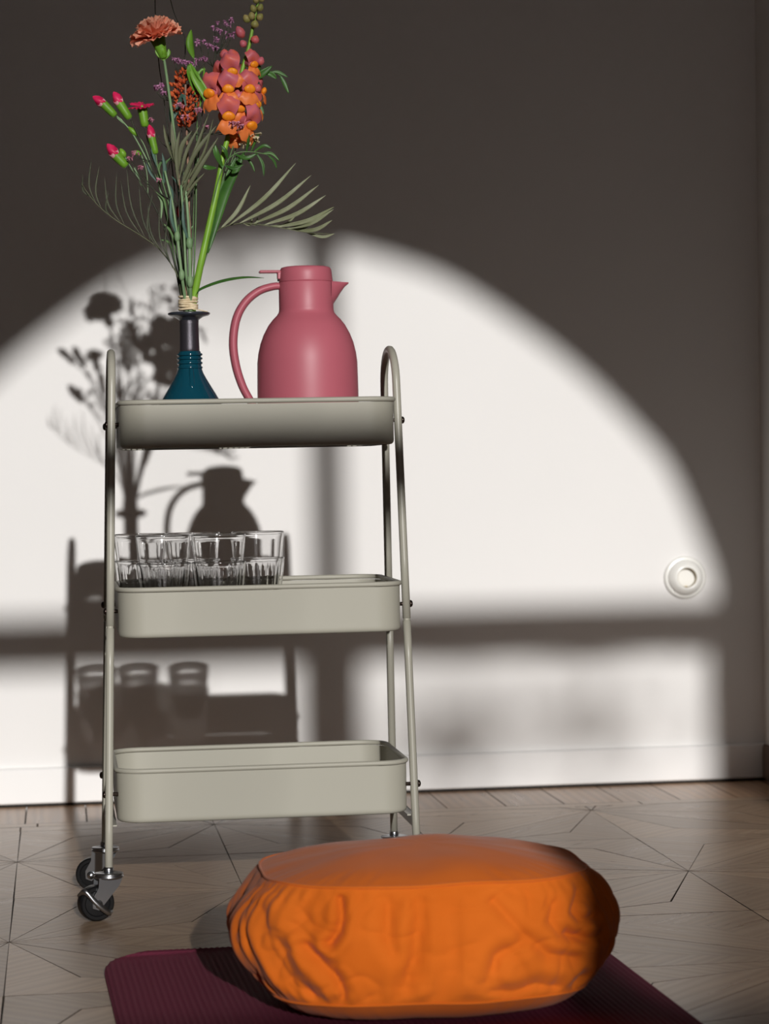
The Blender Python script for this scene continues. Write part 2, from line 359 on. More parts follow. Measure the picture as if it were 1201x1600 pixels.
for xc, hx, zb, zr in TRAYS:
    hy, rad = .152, .045; n = 10
    L0 = rrect(hx, hy, rad, n); m_ = len(L0); ox = xc-CX
    prof = []                                                # (offset inwards, z): outer bottom edge up, bead, then down inside
    rb = .006
    for k in range(5): a = pi/2*k/4; prof.append((.0035+rb*(1-sin(a)), zb+rb*(1-cos(a))))
    prof += [(.0035, zb+.009), (.0035, zb+.02), (.0031, zr-.008), (.0030, zr-.0042)]
    V, F = [], []
    prof += [(.0045, zr-.0042), (.0052, zb+.008), (.0090, zb+.0035)]
    for off, z in prof:
        for x_, y_ in rrect(hx-off, hy-off, rad-off, n): V.append((x_+ox, y_, z))
    for i in range(len(prof)-1):
        for k in range(m_): l = (k+1) % m_; F.append((i*m_+k, i*m_+l, (i+1)*m_+l, (i+1)*m_+k))
    mesh_obj('tray', (V, F), M_tray, cart, 35)
    mesh_obj('rolled_rim', tube([(x_+ox, y_, zr) for x_, y_ in rrect(hx-.0035, hy-.0035, rad-.0035, n)], .0038, 12, closed=True), M_tray, cart)
    # open-mesh tray floor: a flat border and crossing wires
    wires = []
    for k in range(1, 44):
        x_ = -hx+.01+(2*hx-.02)*k/44; h = hy-.010
        if abs(x_) > hx-rad: h = hy-rad+sqrt(max(0, rad**2-(abs(x_)-(hx-rad))**2))-.009
        wires.append(box((x_+ox, 0, zb+.0030), (.0022, 2*h, .0010)))
    for k in range(1, 30):
        y_ = -hy+.01+(2*hy-.02)*k/30; h = hx-.010
        if abs(y_) > hy-rad: h = hx-rad+sqrt(max(0, rad**2-(abs(y_)-(hy-rad))**2))-.009
        wires.append(box((ox, y_, zb+.0022), (2*h, .0022, .0010)))
    fo = mesh_obj('mesh_floor', join(*wires), M_tray, cart, smooth=False); fo['kind'] = 'stuff'
    for s in (-1, 1):                                        # bolts through the legs into the tray ends
        for f in (-1, 1):
            z = (zb+zr)/2+.003
            lx, ly = legx(s, z), legy(f, z); xe = ox+s*hx
            b = mesh_obj('bolt', join(xf(lathe([(.0055, 0), (.0055, .0015), (.0048, .003), (.003, .0042), (1e-6, .0046)], 16), Matrix.Translation((lx+s*.0058, ly, z)) @ rot_to((s, 0, 0))),
                                      tube([(lx+s*.006, ly, z), (xe-s*.006, ly, z)], .003, 8)), M_bolt, cart)
def caster(tx, ty, ang):
    """swivel castor under a leg end; ang = direction of the trail"""
    d = Vector((cos(ang), sin(ang), 0)); sd = Vector((-sin(ang), cos(ang), 0)); top = Vector((tx, ty, .0735))
    wc = Vector((tx, ty, .0268))+d*.021
    root = bpy.data.objects.new('caster', None); COL.objects.link(root); root.parent = cart; root.location = top; root.empty_display_size = .01
    W = lambda v: [Vector(p)-top for p in v[0]]
    def sub(name, vf, m, smooth=True): return mesh_obj(name, (W(vf), vf[1]), m, root, smooth)
    sub('swivel_head', join(move(lathe([(.0065, -.004), (.0075, -.002), (.0075, .003), (.0062, .005)], 6), top),
        move(lathe([(.0205, -.0110), (.0222, -.0095), (.0222, -.0080), (.0195, -.0068), (.0222, -.0052), (.0210, -.0036), (.0095, -.0028)], 28), top)), M_steel)
    sub('wheel', xf(lathe([(.006, -.0095), (.018, -.0090), (.0195, -.0105), (.0238, -.0105), (.0262, -.008), (.0268, -.003), (.0268, .003), (.0262, .008), (.0238, .0105), (.0195, .0105), (.018, .0090), (.006, .0095)], 40),
        Matrix.Translation(wc) @ rot_to(sd)), M_rubber, 30)
    fk = []
    for s in (-1, 1):                                        # fork cheeks: a plate that narrows from the head to the axle
        o_ = sd*(s*.0125)
        out = [top+Vector((0, 0, -.0100))-d*.017, top+Vector((0, 0, -.0100))+d*.019, top+Vector((0, 0, -.024))+d*.0205, wc+d*.009+Vector((0, 0, .006)), wc+d*.0085-Vector((0, 0, .006)), wc-Vector((0, 0, .0095))-d*.001, wc-d*.0085-Vector((0, 0, .002)), top+Vector((0, 0, -.021))-d*.012]
        V = [p+o_ for p in out]+[p+o_+sd*(s*.0016) for p in out]; n = len(out)
        fk.append((V, [tuple(range(n))[::-s], tuple(range(n, 2*n))[::s]]+[(i, (i+1) % n, n+(i+1) % n, n+i) for i in range(n)]))
    pl = [top+Vector((0, 0, -.0105))+d*a+sd*b for a, b in ((-.017, -.014), (.019, -.014), (.019, .014), (-.017, .014))]
    fk.append((pl+[p+Vector((0, 0, .0016)) for p in pl], [(3, 2, 1, 0), (4, 5, 6, 7), (0, 1, 5, 4), (1, 2, 6, 5), (2, 3, 7, 6), (3, 0, 4, 7)]))
    sub('fork', join(*fk), M_steel, False)
    for s in (-1, 1): sub('axle_bolt', xf(lathe([(.0062, .013), (.0062, .0160), (.0045, .0185), (1e-6, .0195)], 18), Matrix.Translation(wc) @ rot_to(sd*s)), M_steel)
    if ty < 0 and tx < 0:                                    # foot brake lever over the front wheel
        pth = smooth_path([wc+d*.028+Vector((0, 0, .013)), wc+d*.021+Vector((0, 0, .020))+sd*.016, wc+d*.004+Vector((0, 0, .002))+sd*.020, wc-d*.014-Vector((0, 0, .013))+sd*.018, wc-d*.022-Vector((0, 0, .012))+sd*.012], 6)
        T = []
        for i, p in enumerate(pth):
            wd = .0018+.004*sin(pi*i/(len(pth)-1)); T += [p+Vector((0, 0, wd)), p-Vector((0, 0, wd)), p-Vector((0, 0, wd))+sd*.0014, p+Vector((0, 0, wd))+sd*.0014]
        F = [(4*i+k, 4*i+(k+1) % 4, 4*i+4+(k+1) % 4, 4*i+4+k) for i in range(len(pth)-1) for k in range(4)]
        sub('brake_lever', (T, F), M_steel)
caster(legx(-1, .07), legy(-1, .07), radians(196)); caster(legx(-1, .07), legy(1, .07), radians(166))
caster(legx(1, .07), legy(-1, .07), radians(185)); caster(legx(1, .07), legy(1, .07), radians(176))

# ------------------------------------------------------------------ drinking glasses: five stacks of two
def glass_mesh():
    H = .1045
    outer = [(.0290, 0), (.0303, .0012), (.0309, .005), (.0325, .022), (.0344, .042), (.0356, .056), (.0364, .0600), (.0371, .0640), (.0388, .078), (.0404, .092), (.0412, .1025), (.0416, .1034), (.0416, .1043), (.0412, .1050)]
    inner = [(.0406, .1050), (.0402, .1043), (.0401, .1034), (.0400, .1025), (.0391, .092), (.0375, .078), (.0359, .064), (.0344, .056), (.0331, .042), (.0309, .022), (.0288, .010), (.0240, .0062), (1e-5, .0058)]
    def fl(a, i, r):
        if i < len(outer) and .004 < outer[i][1] < .058: return r*(1-.038*abs(sin(5*a))**.6*min(1, (.0585-outer[i][1])/.010)) 
        return r
    return lathe([(1e-5, .0005)]+outer+inner, 120, lambda a, i, r: fl(a, i-1, r) if i else r)
gm = None
SPOTS = [(.1275, -1.130, 'back row, beside the left leg of the cart', 'back-left'), (.2112, -1.128, 'back row, between two front stacks', 'm'), (.3125, -1.130, 'standing alone at the right end of the row', 'r'),
         (.1580, -1.262, 'front row, nearer the left leg of the cart', 'fl'), (.2417, -1.265, 'front row, nearer the empty half of the tray', 'fr')]
for x_, y_, where, _ in SPOTS:
    for lv in (0, 1):
        lab = ('upper clear fluted tumbler of the stack ' if lv else 'lower clear fluted tumbler of the stack ')+where
        if gm is None: o = mesh_obj('drinking_glass', glass_mesh(), M_glass); gm = o.data
        else: o = from_mesh('drinking_glass', gm)
        tag(o, lab, 'glass', 'stacked tumblers on the middle tray'); o.location = (x_, y_, .4217+lv*.0415); o.rotation_euler.z = random.uniform(0, pi)

# sunlight focused by the tumblers
sl.cycles.is_caustics_light = True
for o in bpy.data.objects:
    if o.type == 'MESH':
        if o.name.startswith('drinking_glass'): o.cycles.is_caustics_caster = True
        elif o.name.split('.')[0] in ('wall_back', 'tray', 'mesh_floor', 'baseboard_back'): o.cycles.is_caustics_receiver = True

# ------------------------------------------------------------------ pink vacuum jug
JX, JY, JB = .3925, -1.17, .7036
jug = thing('vacuum_jug', 'dusty pink vacuum jug with curved handle and pointed spout on the top tray', 'jug', (JX, JY, JB))
k_ = .000991
def jz(px): return (699.5-px)*k_                             # local height from the height in the elevation sketch
JP = [(.070, 0), (.0765, .0015), (.0785, .004), (.0792, .030), (.0789, .090), (.0782, .128), (.0765, .142), (.0728, .158), (.0675, .172), (.0600, .186), (.0530, .195), (.0470, .201), (.0437, .2055), (.0428, .209), (.0426, .212), (.0424, .2520), (.0418, .2530)]
mesh_obj('body', lathe(JP, 80), M_pink, jug)
mesh_obj('lid', lathe([(.0405, .2528), (.0418, .2535), (.0420, .2550), (.0408, .2670), (.0398, .2730), (.0380, .2758), (.034, .2770), (.015, .2778), (1e-5, .2779)], 64), M_pink, jug)
ang = radians(7)
hp = smooth_path([(-.036, 0, .2475), (-.052, 0, .2470), (-.075, 0, .2395), (-.096, 0, .222), (-.110, 0, .196), (-.1155, 0, .160), (-.112, 0, .125), (-.103, 0, .094), (-.092, 0, .072), (-.081, 0, .0545), (-.074, 0, .048)], 8)
Vh, Fh = [], []
for i, p in enumerate(hp):                                   # flattened oval handle section
    t = i/(len(hp)-1); T = (hp[min(i+1, len(hp)-1)]-hp[max(i-1, 0)]).normalized(); N = Vector((0, 1, 0)); B = T.cross(N)
    a_ = .0056+.0012*sin(pi*t); b_ = .0075+.0035*sin(pi*t)
    for q in range(14): g = 2*pi*q/14; Vh.append(p+B*(a_*cos(g))+N*(b_*sin(g)))
Fh = [(i*14+q, i*14+(q+1) % 14, (i+1)*14+(q+1) % 14, (i+1)*14+q) for i in range(len(hp)-1) for q in range(14)]
mesh_obj('handle', (Vh, Fh), M_pink, jug)
mesh_obj('thumb_lever', join(box((-.056, 0, .2700), (.034, .018, .0042), .0015), box((-.0405, 0, .2640), (.008, .016, .012), .001)), M_pink, jug, smooth=False)
mesh_obj('lever_gap', box((-.0425, 0, .2585), (.003, .012, .006)), M_dark, jug, smooth=False)
# spout: a beak that narrows to a point
sec = [(.038, .0235, .2530, .2120), (.046, .0190, .2528, .2235), (.054, .0125, .2526, .2360), (.061, .0070, .2524, .2455), (.0670, .0025, .2526, .2505)]
Vs, Fs = [], []
for x_, hw, zt, zb in sec:
    for q in range(13): g = pi*q/12; Vs.append((x_, -hw*cos(g), zt-(zt-zb)*sin(g)))
Fs = [(i*13+q, i*13+q+1, (i+1)*13+q+1, (i+1)*13+q) for i in range(len(sec)-1) for q in range(12)]+[(i*13, (i+1)*13, (i+1)*13+12, i*13+12) for i in range(len(sec)-1)]
mesh_obj('spout', (Vs, Fs), M_pink, jug)

# ------------------------------------------------------------------ vase
VX, VY, VB = .207, -1.21, .7036
VZ = .9094
vase = thing('bottle_vase', 'teal glass bottle vase with dark textured neck and flared rim on the top tray', 'vase', (VX, VY, VB))
mesh_obj('body', lathe([(.062, 0), (.067, .002), (.069, .009), (.067, .020), (.062, .034), (.0545, .051), (.0462, .0675), (.0385, .081), (.0312, .093), (.0250, .1035), (.0205, .112), (.0178, .120), (.0168, .145), (.0150, .146), (.0150, .119), (.0230, .102), (.0440, .066), (.062, .020), (.058, .010), (1e-5, .008)], 64), M_teal, vase)
mesh_obj('neck', lathe([(.0150, .1415), (.0158, .1420), (.0152, .150), (.0148, .165), (.0146, .188), (.0150, .196), (.0130, .196), (.0130, .1415)], 48, caps=False), M_neck, vase)
mesh_obj('flared_rim', lathe([(.0135, .192), (.0165, .195), (.022, .1985), (.030, .2005), (.0325, .2025), (.0322, .2045), (.0300, .2055), (.022, .2045), (.0135, .2040), (.0132, .192)], 56, caps=False), M_neckrim, vase)
for z in (.1205, .1275, .1345, .1405):
    mesh_obj('glass_ring', tube([(.0178*cos(2*pi*k/40), .0178*sin(2*pi*k/40), z) for k in range(40)], .0020, 8, closed=True), M_teal, vase)
mesh_obj('applied_drop', tube(smooth_path([(.001, -.0175, .118), (.001, -.0205, .108), (.001, -.0235, .098), (.001, -.0300, .086)], 5), lambda t: .0035+.003*t*(1 if t < .9 else .7), 10), M_teal, vase)

# ------------------------------------------------------------------ bouquet
def at(u, v, d=0):
    """world point from the elevation sketch of the bouquet: u across, v down (about 1 mm each) and d metres towards the wall"""
    k = .000984*(1+d/3.85); X = (u-295+.0192*(488-v))*k; Z = (488-v-.02*(u-295))*k
    return Vector((VX+X*1.006+.054*d, VY+d, VZ+Z+.066*d))
def pts(*uv): return [at(p[0], p[1], p[2] if len(p) > 2 else 0) for p in uv]
G_stem = leafy('stem_green', (.075, .15, .055), (.12, .22, .075), .45, .12)
G_bright = leafy('snapdragon_stem_green', (.17, .36, .03), (.24, .45, .05), .4, .15)
G_pale = leafy('carnation_stem_green', (.16, .27, .13), (.22, .34, .17), .5, .12)
G_leaf = leafy('leaf_green', (.035, .11, .02), (.075, .20, .035), .4, .3)
G_fresh = leafy('fresh_leaf_green', (.12, .30, .025), (.2, .42, .05), .4, .35)
G_blue = leafy('bluish_leaf', (.05, .11, .085), (.075, .15, .11), .5, .2)
G_olive = leafy('olive_leaf', (.105, .115, .06), (.16, .17, .095), .55, .2)
G_frond = leafy('dark_frond', (.045, .055, .030), (.085, .095, .055), .55, .15)
G_palm = leafy('palm_leaf', (.22, .24, .125), (.37, .39, .26), .5, .25)
G_dark = leafy('dark_stem', (.02, .022, .016), (.035, .04, .02), .6, .05)
G_calyx = leafy('calyx_green', (.10, .25, .02), (.17, .36, .03), .4, .15)
M_bark = vary(mat('brown_bark', (.25, .15, .10), .8), (.20, .115, .075), (.33, .20, .14), 90)
P_peach = leafy('peach_petal', (.96, .47, .30), (.98, .60, .44), .55, .35, 60)
P_magenta = leafy('crimson_petal', (.62, .012, .085), (.78, .035, .14), .45, .25, 60)
P_tip = leafy('pale_pink_petal', (.85, .35, .42), (.9, .5, .52), .5, .3, 60)
P_snap = leafy('coral_pink_petal', (.74, .15, .10), (.56, .15, .22), .45, .3, 70)
P_lip = leafy('orange_lip', (.80, .20, .045), (.86, .26, .07), .45, .3, 50)
P_palate = leafy('amber_palate', (.88, .24, .012), (.92, .34, .02), .45, .2, 90)
P_statice = leafy('mauve_floret', (.36, .12, .28), (.58, .30, .46), .6, .25, 200)
P_pinkst = leafy('rose_floret', (.50, .17, .28), (.60, .27, .34), .6, .25, 200)
P_rust = leafy('rust_plume', (.30, .02, .008), (.62, .13, .03), .7, .15, 120)
P_cream = leafy('cream_petal', (.75, .66, .40), (.82, .76, .55), .55, .35, 60)
P_bud = leafy('snapdragon_bud', (.22, .26, .06), (.40, .30, .12), .5, .2, 60)
P_red = mat('dark_red_bud', (.22, .01, .02), .5)

def stem(root, path, r, m, name='stem', seg=8):
    c = root.location; p = [q-c for q in smooth_path(path, 6)]
    r1, r2 = r if isinstance(r, tuple) else (r, r)
    return mesh_obj(name, tube(p, lambda t: r1+(r2-r1)*t, seg), m, root)
def leaf_vf(path, width, nrm=(0, -1, 0), fold=.25, n=5, thick=.0004, tipw=1.0):
    """lens-shaped blade along a path, folded along its midrib, with real thickness"""
    P = smooth_path(path, n); N = Vector(nrm).normalized(); V, F = [], []; L_ = len(P)
    for i, p in enumerate(P):
        t = i/(L_-1); T = (P[min(i+1, L_-1)]-P[max(i-1, 0)]).normalized(); S = T.cross(N)
        S = S.normalized() if S.length > 1e-5 else T.orthogonal(); Nn = S.cross(T).normalized()
        wd = width*max(.06, sin(pi*min(1, t*.97+.03))**.75)*.5 if tipw == 1.0 else width*.5*max(.08, min(1, t*6+.3)*(1-t**3))
        for q in (-1, -.5, 0, .5, 1): V.append(p+S*(wd*q)+Nn*(fold*wd*abs(q)))
    n0 = len(V); V += [v-N*thick for v in V]
    for i in range(L_-1):
        for q in range(4):
            a = i*5+q; F.append((a, a+1, a+6, a+5)); F.append((n0+a, n0+a+5, n0+a+6, n0+a+1))
        for q in (0, 4): a = i*5+q; F.append((a, a+5, n0+a+5, n0+a))
    F += [(q, q+1, n0+q+1, n0+q) for q in range(4)]+[((L_-1)*5+q, (L_-1)*5+q+1, n0+(L_-1)*5+q+1, n0+(L_-1)*5+q) for q in range(4)]
    return V, F
def leaf(root, path, width, m, name='leaf', **kw):
    v, f = leaf_vf(path, width, **kw); c = root.location; return mesh_obj(name, ([p-c for p in v], f), m, root)
def flower(name, label, cat, base, group=None): return thing(name, label, cat, base, 0, group)
TIE = lambda o=0, d=0: [(295+o*.35, 545, d*.15), (295+o*.5, 500, d*.25), (294+o*.9, 470, d*.4)]

# --- peach carnation
def petal_mesh(name, L, W, ruf, seed, m):
    rnd = random.Random(seed); nx, ny = 12, 7; V, F = [], []; ph = rnd.uniform(0, 6)
    for j in range(ny+1):
        t = j/ny; wd = W*(.12+.88*t**.9)
        for i in range(nx+1):
            s = i/nx*2-1
            z = L*t*(1-.16*s*s*t)+.0016*sin(s*17+ph)*t**4; y = ruf*t*t*sin(s*7+ph)*(.6+.4*sin(s*13+ph*2))-.12*L*t*t
            V.append((s*wd/2, y, z))
    n0 = len(V); V += [(x, y+.00035, z) for x, y, z in V]
    for j in range(ny):
        for i in range(nx): a = j*(nx+1)+i; F += [(a, a+1, a+nx+2, a+nx+1), (n0+a, n0+a+nx+1, n0+a+nx+2, n0+a+1)]
    me = bpy.data.meshes.new(name); me.from_pydata(V, [], F); me.update(); me.materials.append(m); me.polygons.foreach_set('use_smooth', [True]*len(me.polygons)); return me
def calyx_vf(a, b, r1, r2):
    a, b = Vector(a), Vector(b); d = b-a; L = d.length; seg = 20
    prof = [(r1*.5, -.02*L), (r1*.95, .05*L), (r1*1.08, .25*L), ((r1+r2)*.52, .6*L), (r2, .92*L), (r2*1.03, L)]
    v, f = lathe(prof, seg)
    v2 = []
    for p in v:
        p = Vector(p); an = math.atan2(p.y, p.x)
        if p.z > .9*L: p.z += .10*L*max(0, cos(an*5))
        v2.append(p)
    return xf((v2, f), Matrix.Translation(a) @ rot_to(d))
car = flower('peach_carnation', 'large ruffled peach carnation on a long grey-green stem, highest bloom of the bouquet', 'flower', at(295, 545))
stem(car, pts(*TIE(-4, -.004), (290, 400), (282, 320), (277, 260), (271, 195, -.01), (263, 135, -.022), (258, 100, -.032), (256, 92, -.035)), (.0030, .0020), G_pale)
for u, v in ((289, 388), (277, 262)): mesh_obj('stem_node', move(ball((0, 0, 0), .0038, 10, 6, (1, 1, 1.7)), at(u, v, -.004)-car.location), G_pale, car)
ca, cb = at(257, 93, -.035), at(247, 62, -.035)
mesh_obj('calyx', move(calyx_vf(ca, cb, .0065, .0115), -car.location), G_calyx, car)
for k in range(4):
    a = k*1.6; leaf(car, [at(256, 96, -.035), at(256, 96, -.035)+Vector((.008*cos(a), .008*sin(a), .010)), at(254, 84, -.035)+Vector((.010*cos(a), .010*sin(a), .006))], .006, G_calyx, 'bract')
ax = ((at(239, 34)-at(247, 64)).normalized()+Vector((0, -.22, 0))).normalized(); fb = at(247, 66, -.035)
pm = [petal_mesh('petal', .040, .042, .0045, s, P_peach) for s in range(4)]
cnt = 0
for tilt, n, sc in ((80, 11, .98), (68, 10, .98), (52, 9, .92), (34, 7, .88), (14, 4, .82)):
    for k in range(n):
        a = 2*pi*k/n+tilt+random.uniform(-.15, .15); t = radians(tilt+random.uniform(-7, 7))
        m = rot_to(ax) @ Matrix.Rotation(a, 4, 'Z') @ Matrix.Rotation(t, 4, 'X') @ Matrix.Rotation(random.uniform(-.3, .3), 4, 'Z')
        s_ = sc*random.uniform(.9, 1.05); m = Matrix.Translation(fb+ax*.004-car.location) @ m @ Matrix.Scale(s_, 4)
        from_mesh('petal', pm[cnt % 4], car, m); cnt += 1
leaf(car, pts((273, 205), (268, 185), (266, 160, -.01)), .006, G_blue); leaf(car, pts((270, 190), (276, 175), (286, 150, -.012), (291, 168, -.02)), .007, G_blue)

# --- crimson spray carnations
bud_p = petal_mesh('petal', .020, .015, .0015, 9, P_magenta)
def bud(root, a, b, tip, rad=.0068, open_=0):
    """calyx from a to b, furled petals from b to the tip"""
    A, B, T = at(*a), at(*b), at(*tip); c = root.location
    mesh_obj('calyx', move(calyx_vf(A, B, rad*.8, rad), -c), G_calyx, root)
    d = T-B; L = d.length
    v, f = lathe([(rad*.86, -.05*L), (rad*.97, .12*L), (rad*1.05, .35*L), (rad*.85, .62*L), (rad*.45, .86*L), (1e-5, L)], 20)
    v2 = []
    for p in v:
        p = Vector(p); an = math.atan2(p.y, p.x); s = 1+.16*sin(an*3+p.z*260); v2.append(Vector((p.x*s, p.y*s, p.z)))
    o = mesh_obj('furled_petals', move(xf((v2, f), Matrix.Translation(B) @ rot_to(d)), -c), P_magenta, root)
    v, f = lathe([(rad*.9, -.06*L), (rad*1.02, .10*L), (rad*1.07, .22*L), (rad*1.0, .2*L), (rad*.8, .0)], 20)
    v = [Vector((p[0], p[1], p[2]+.16*L*max(0, cos(4*math.atan2(p[1], p[0])))*(1 if p[2] > .05*L else 0))) for p in v]
    mesh_obj('pale_petal_base', move(xf((v, f), Matrix.Translation(B) @ rot_to(d)), -c), P_tip, root)
def small_bud(root, a, b, rad, m=G_calyx, name='green_bud'):
    A, B = at(*a), at(*b); L = (B-A).length
    return mesh_obj(name, move(xf(lathe([(rad*.4, 0), (rad, L*.3), (rad*.95, L*.6), (rad*.5, L*.88), (1e-5, L)], 12), Matrix.Translation(A) @ rot_to(B-A)), -root.location), m, root)
s1 = flower('spray_carnation', 'forked spray carnation with two crimson buds reaching out at the far left', 'flower', at(294, 545), 'crimson spray carnations')
stem(s1, pts(*TIE(-9), (276, 400), (262, 340), (248, 288), (236, 262), (215, 222), (200, 200), (184, 184)), (.0016, .0011), G_pale)
stem(s1, pts((246, 284), (232, 248, -.004), (220, 220, -.006), (206, 190, -.006)), (.0011, .0010), G_dark)
bud(s1, (182, 184), (164, 166), (147, 154)); bud(s1, (204, 188, -.006), (189, 165, -.006), (179, 146, -.006), .0072)
stem(s1, pts((240, 268), (226, 228), (214, 212)), .0008, G_pale); small_bud(s1, (216, 214), (201, 200), .0042)
leaf(s1, pts((184, 186), (190, 190), (195, 196)), .004, G_pale); leaf(s1, pts((247, 286), (236, 272), (229, 255)), .004, G_blue)
s2 = flower('spray_carnation', 'spray carnation with one flat open crimson flower above one narrow bud', 'flower', at(294.6, 545), 'crimson spray carnations')
stem(s2, pts(*TIE(-6, -.008), (281, 400, -.01), (268, 335, -.01), (256, 290, -.01), (247, 262, -.01), (244, 240, -.01)), (.0017, .0011), G_stem)
bud(s2, (244, 242, -.01), (238, 217, -.01), (234, 196, -.01), .0060)
stem(s2, pts((254, 285, -.01), (238, 245, -.004), (230, 215), (229, 200)), .0011, G_dark)
mesh_obj('calyx', move(calyx_vf(at(228, 200), at(223, 170), .0062, .0074), -s2.location), G_calyx, s2)
ax2 = ((at(219, 150)-at(223, 172)).normalized()+Vector((0, -.30, 0))).normalized()
for k in range(9):
    m = rot_to(ax2) @ Matrix.Rotation(2*pi*k/9+.3, 4, 'Z') @ Matrix.Rotation(radians(74+random.uniform(-12, 10)), 4, 'X')
    from_mesh('petal', bud_p, s2, Matrix.Translation(at(222, 169)-s2.location) @ m @ Matrix.Scale(.98, 4))
leaf(s2, pts((246, 262, -.01), (240, 240, -.012), (238, 222, -.014)), .005, G_blue); leaf(s2, pts((256, 290, -.01), (258, 265, -.014), (254, 240, -.016)), .006, G_blue)
s3 = flower('spray_carnation', 'low spray carnation with a single plump crimson bud at left', 'flower', at(295.4, 545), 'crimson spray carnations')
stem(s3, pts(*TIE(-11, .006), (270, 400), (252, 345), (232, 305), (216, 280), (202, 262)), (.0016, .0011), G_dark)
bud(s3, (199, 262), (183, 246), (169, 227), .0076); small_bud(s3, (197, 248), (189, 234), .0048); small_bud(s3, (222, 243), (209, 238), .004)
stem(s3, pts((232, 305), (230, 270), (222, 244)), .0008, G_pale); stem(s3, pts((212, 275), (205, 262), (197, 248)), .0008, G_pale)
leaf(s3, pts((222, 292), (213, 268), (212, 262)), .004, G_pale)

# --- snapdragon
sd_ = flower('snapdragon', 'tall coral and orange snapdragon spike with green buds at its tip', 'flower', at(296, 545))
SP = pts(*TIE(9, -.010), (314, 410, -.012), (325, 360, -.012), (338, 300, -.012), (347, 250, -.01), (358, 205, -.005), (369, 160, 0), (378, 110, 0), (388, 75, 0), (395, 40, 0), (401, 12, 0), (405, -12, 0))
stem(sd_, SP, (.0064, .0018), G_bright, seg=12)
def snap_meshes():
    # local frame: +y out of the flower's mouth, +z up
    out = {}
    def grid(fn, nx, ny, th=.0005):
        V = [Vector(fn(i/nx*2-1, j/ny)) for j in range(ny+1) for i in range(nx+1)]; n0 = len(V)
        V2 = V+[v+Vector((0, -th, -th*.5)) for v in V]; F = []
        for j in range(ny):
            for i in range(nx): a = j*(nx+1)+i; F += [(a, a+1, a+nx+2, a+nx+1), (n0+a, n0+a+nx+1, n0+a+nx+2, n0+a+1)]
        return V2, F
    tb = tube(smooth_path([(0, -.018, .001), (0, -.012, .0005), (0, -.004, 0), (0, .004, .001)], 5), lambda t: .0042+.0048*t**.8, 14)
    def upper(s, t):
        notch = 1-.30*(1-min(1, abs(s)*2.2))*t**3; a = t*1.55
        return (s*(.0078+.0135*t-.0085*t**3), .005+.015*sin(a)*.75-.015*t*t-.006*s*s*t, (.005+.023*t*notch)-.006*s*s*(1-.3*t)-.005*s*s*t*t+.0022*sin(s*5+1)*t)
    def lower(s, t):
        lob = 1+.16*cos(s*pi*1.5)*t**2
        return (s*(.0075+.0105*t), .004+.0175*sin(t*1.25)-.007*t*t*(1+s*s), -.003-.0185*t**1.5*lob+.0022*cos(s*8)*t-.002*s*s)
    pv, pf = ball((0, 0, 0), 1, 18, 10)
    pal = []
    for p in pv:
        r = 1-.34*math.exp(-(p.x/.20)**2)*(1 if p.y > -.2 else 0); pal.append(Vector((p.x*.0084*(1-.12*p.z), .0108+p.y*.0048*r+.0012*p.z, -.0012+p.z*.0064*(1-.10*abs(p.x)))))
    out['floret'] = join(tb, grid(upper, 12, 8)); out['lower_lip'] = grid(lower, 14, 8); out['palate'] = (pal, pf)
    res = {}
    for k, m in (('floret', P_snap), ('lower_lip', P_lip), ('palate', P_palate)):
        me = bpy.data.meshes.new(k); me.from_pydata([tuple(v) for v in out[k][0]], [], out[k][1]); me.update(); me.materials.append(m); me.polygons.foreach_set('use_smooth', [True]*len(me.polygons)); res[k] = me
    return res
SM = snap_meshes()
def floret(u, v, d, yaw, pitch, s, roll=0):
    """yaw 0 faces the viewer, positive turns to the right; pitch tips the mouth down"""
    m = Matrix.Translation(at(u, v, d)-sd_.location) @ Matrix.Rotation(pi+radians(yaw), 4, 'Z') @ Matrix.Rotation(radians(-pitch), 4, 'X') @ Matrix.Rotation(radians(roll), 4, 'Y') @ Matrix.Scale(s, 4)
    o = from_mesh('floret', SM['floret'], sd_, m)
    for k in ('lower_lip', 'palate'): from_mesh(k, SM[k], o)
for a in ((334, 143, -.016, -42, 12, 1.22, 8), (357, 137, -.026, -8, 8, 1.12), (357, 178, -.028, -4, 14, 1.24), (386, 137, -.020, 16, 5, 1.12, -4), (393, 160, -.010, 40, 10, 1.08), (386, 190, -.020, 38, 24, 1.22, -18),
          (363, 109, -.022, -10, 16, 1.10, 10), (392, 98, -.010, 30, 10, .86), (345, 118, .004, -60, 5, .95), (372, 165, -.014, 14, 25, 1.0), (352, 165, .006, -75, 15, 1.0), (402, 140, .010, 80, 0, .95), (372, 125, .022, 160, 5, 1.0), (366, 205, .0, -20, 30, .95)):
    floret(*a)
def snapbud(u, v, d, du, dv, s, m=P_bud):
    A, B = (u, v, d), (u+du, v+dv, d-.004); small_bud(sd_, A, B, s, m, 'bud')
for a in ((366, 96, -.014, -6, -20, .0105, P_snap), (352, 92, -.008, -2, -16, .008, P_snap), (404, 100, -.006, 6, -13, .0062, P_snap), (399, 142, -.018, 6, -12, .0068, P_snap), (380, 58, -.008, -10, -18, .0072, P_snap), (396, 66, -.008, 5, -12, .0070, P_snap), (383, 72, -.010, -7, -10, .0058, P_snap),
          (396, 42, -.006, 4, -12, .0066), (389, 34, -.004, -8, -12, .0060), (394, 30, -.008, -2, -13, .0058), (402, 30, -.006, 8, -10, .0056), (398, 18, -.006, -5, -12, .0054), (404, 16, -.008, 5, -12, .0052), (401, 4, -.004, -3, -11, .005), (407, 2, -.006, 3, -11, .005), (403, -8, 0, 1, -12, .0048)): snapbud(*a)
leaf(sd_, pts((324, 395, .004), (334, 350, .006), (349, 300, .004), (367, 262, .0), (382, 236, .0)), .019, G_leaf, fold=.35, nrm=(.45, -1, 0))
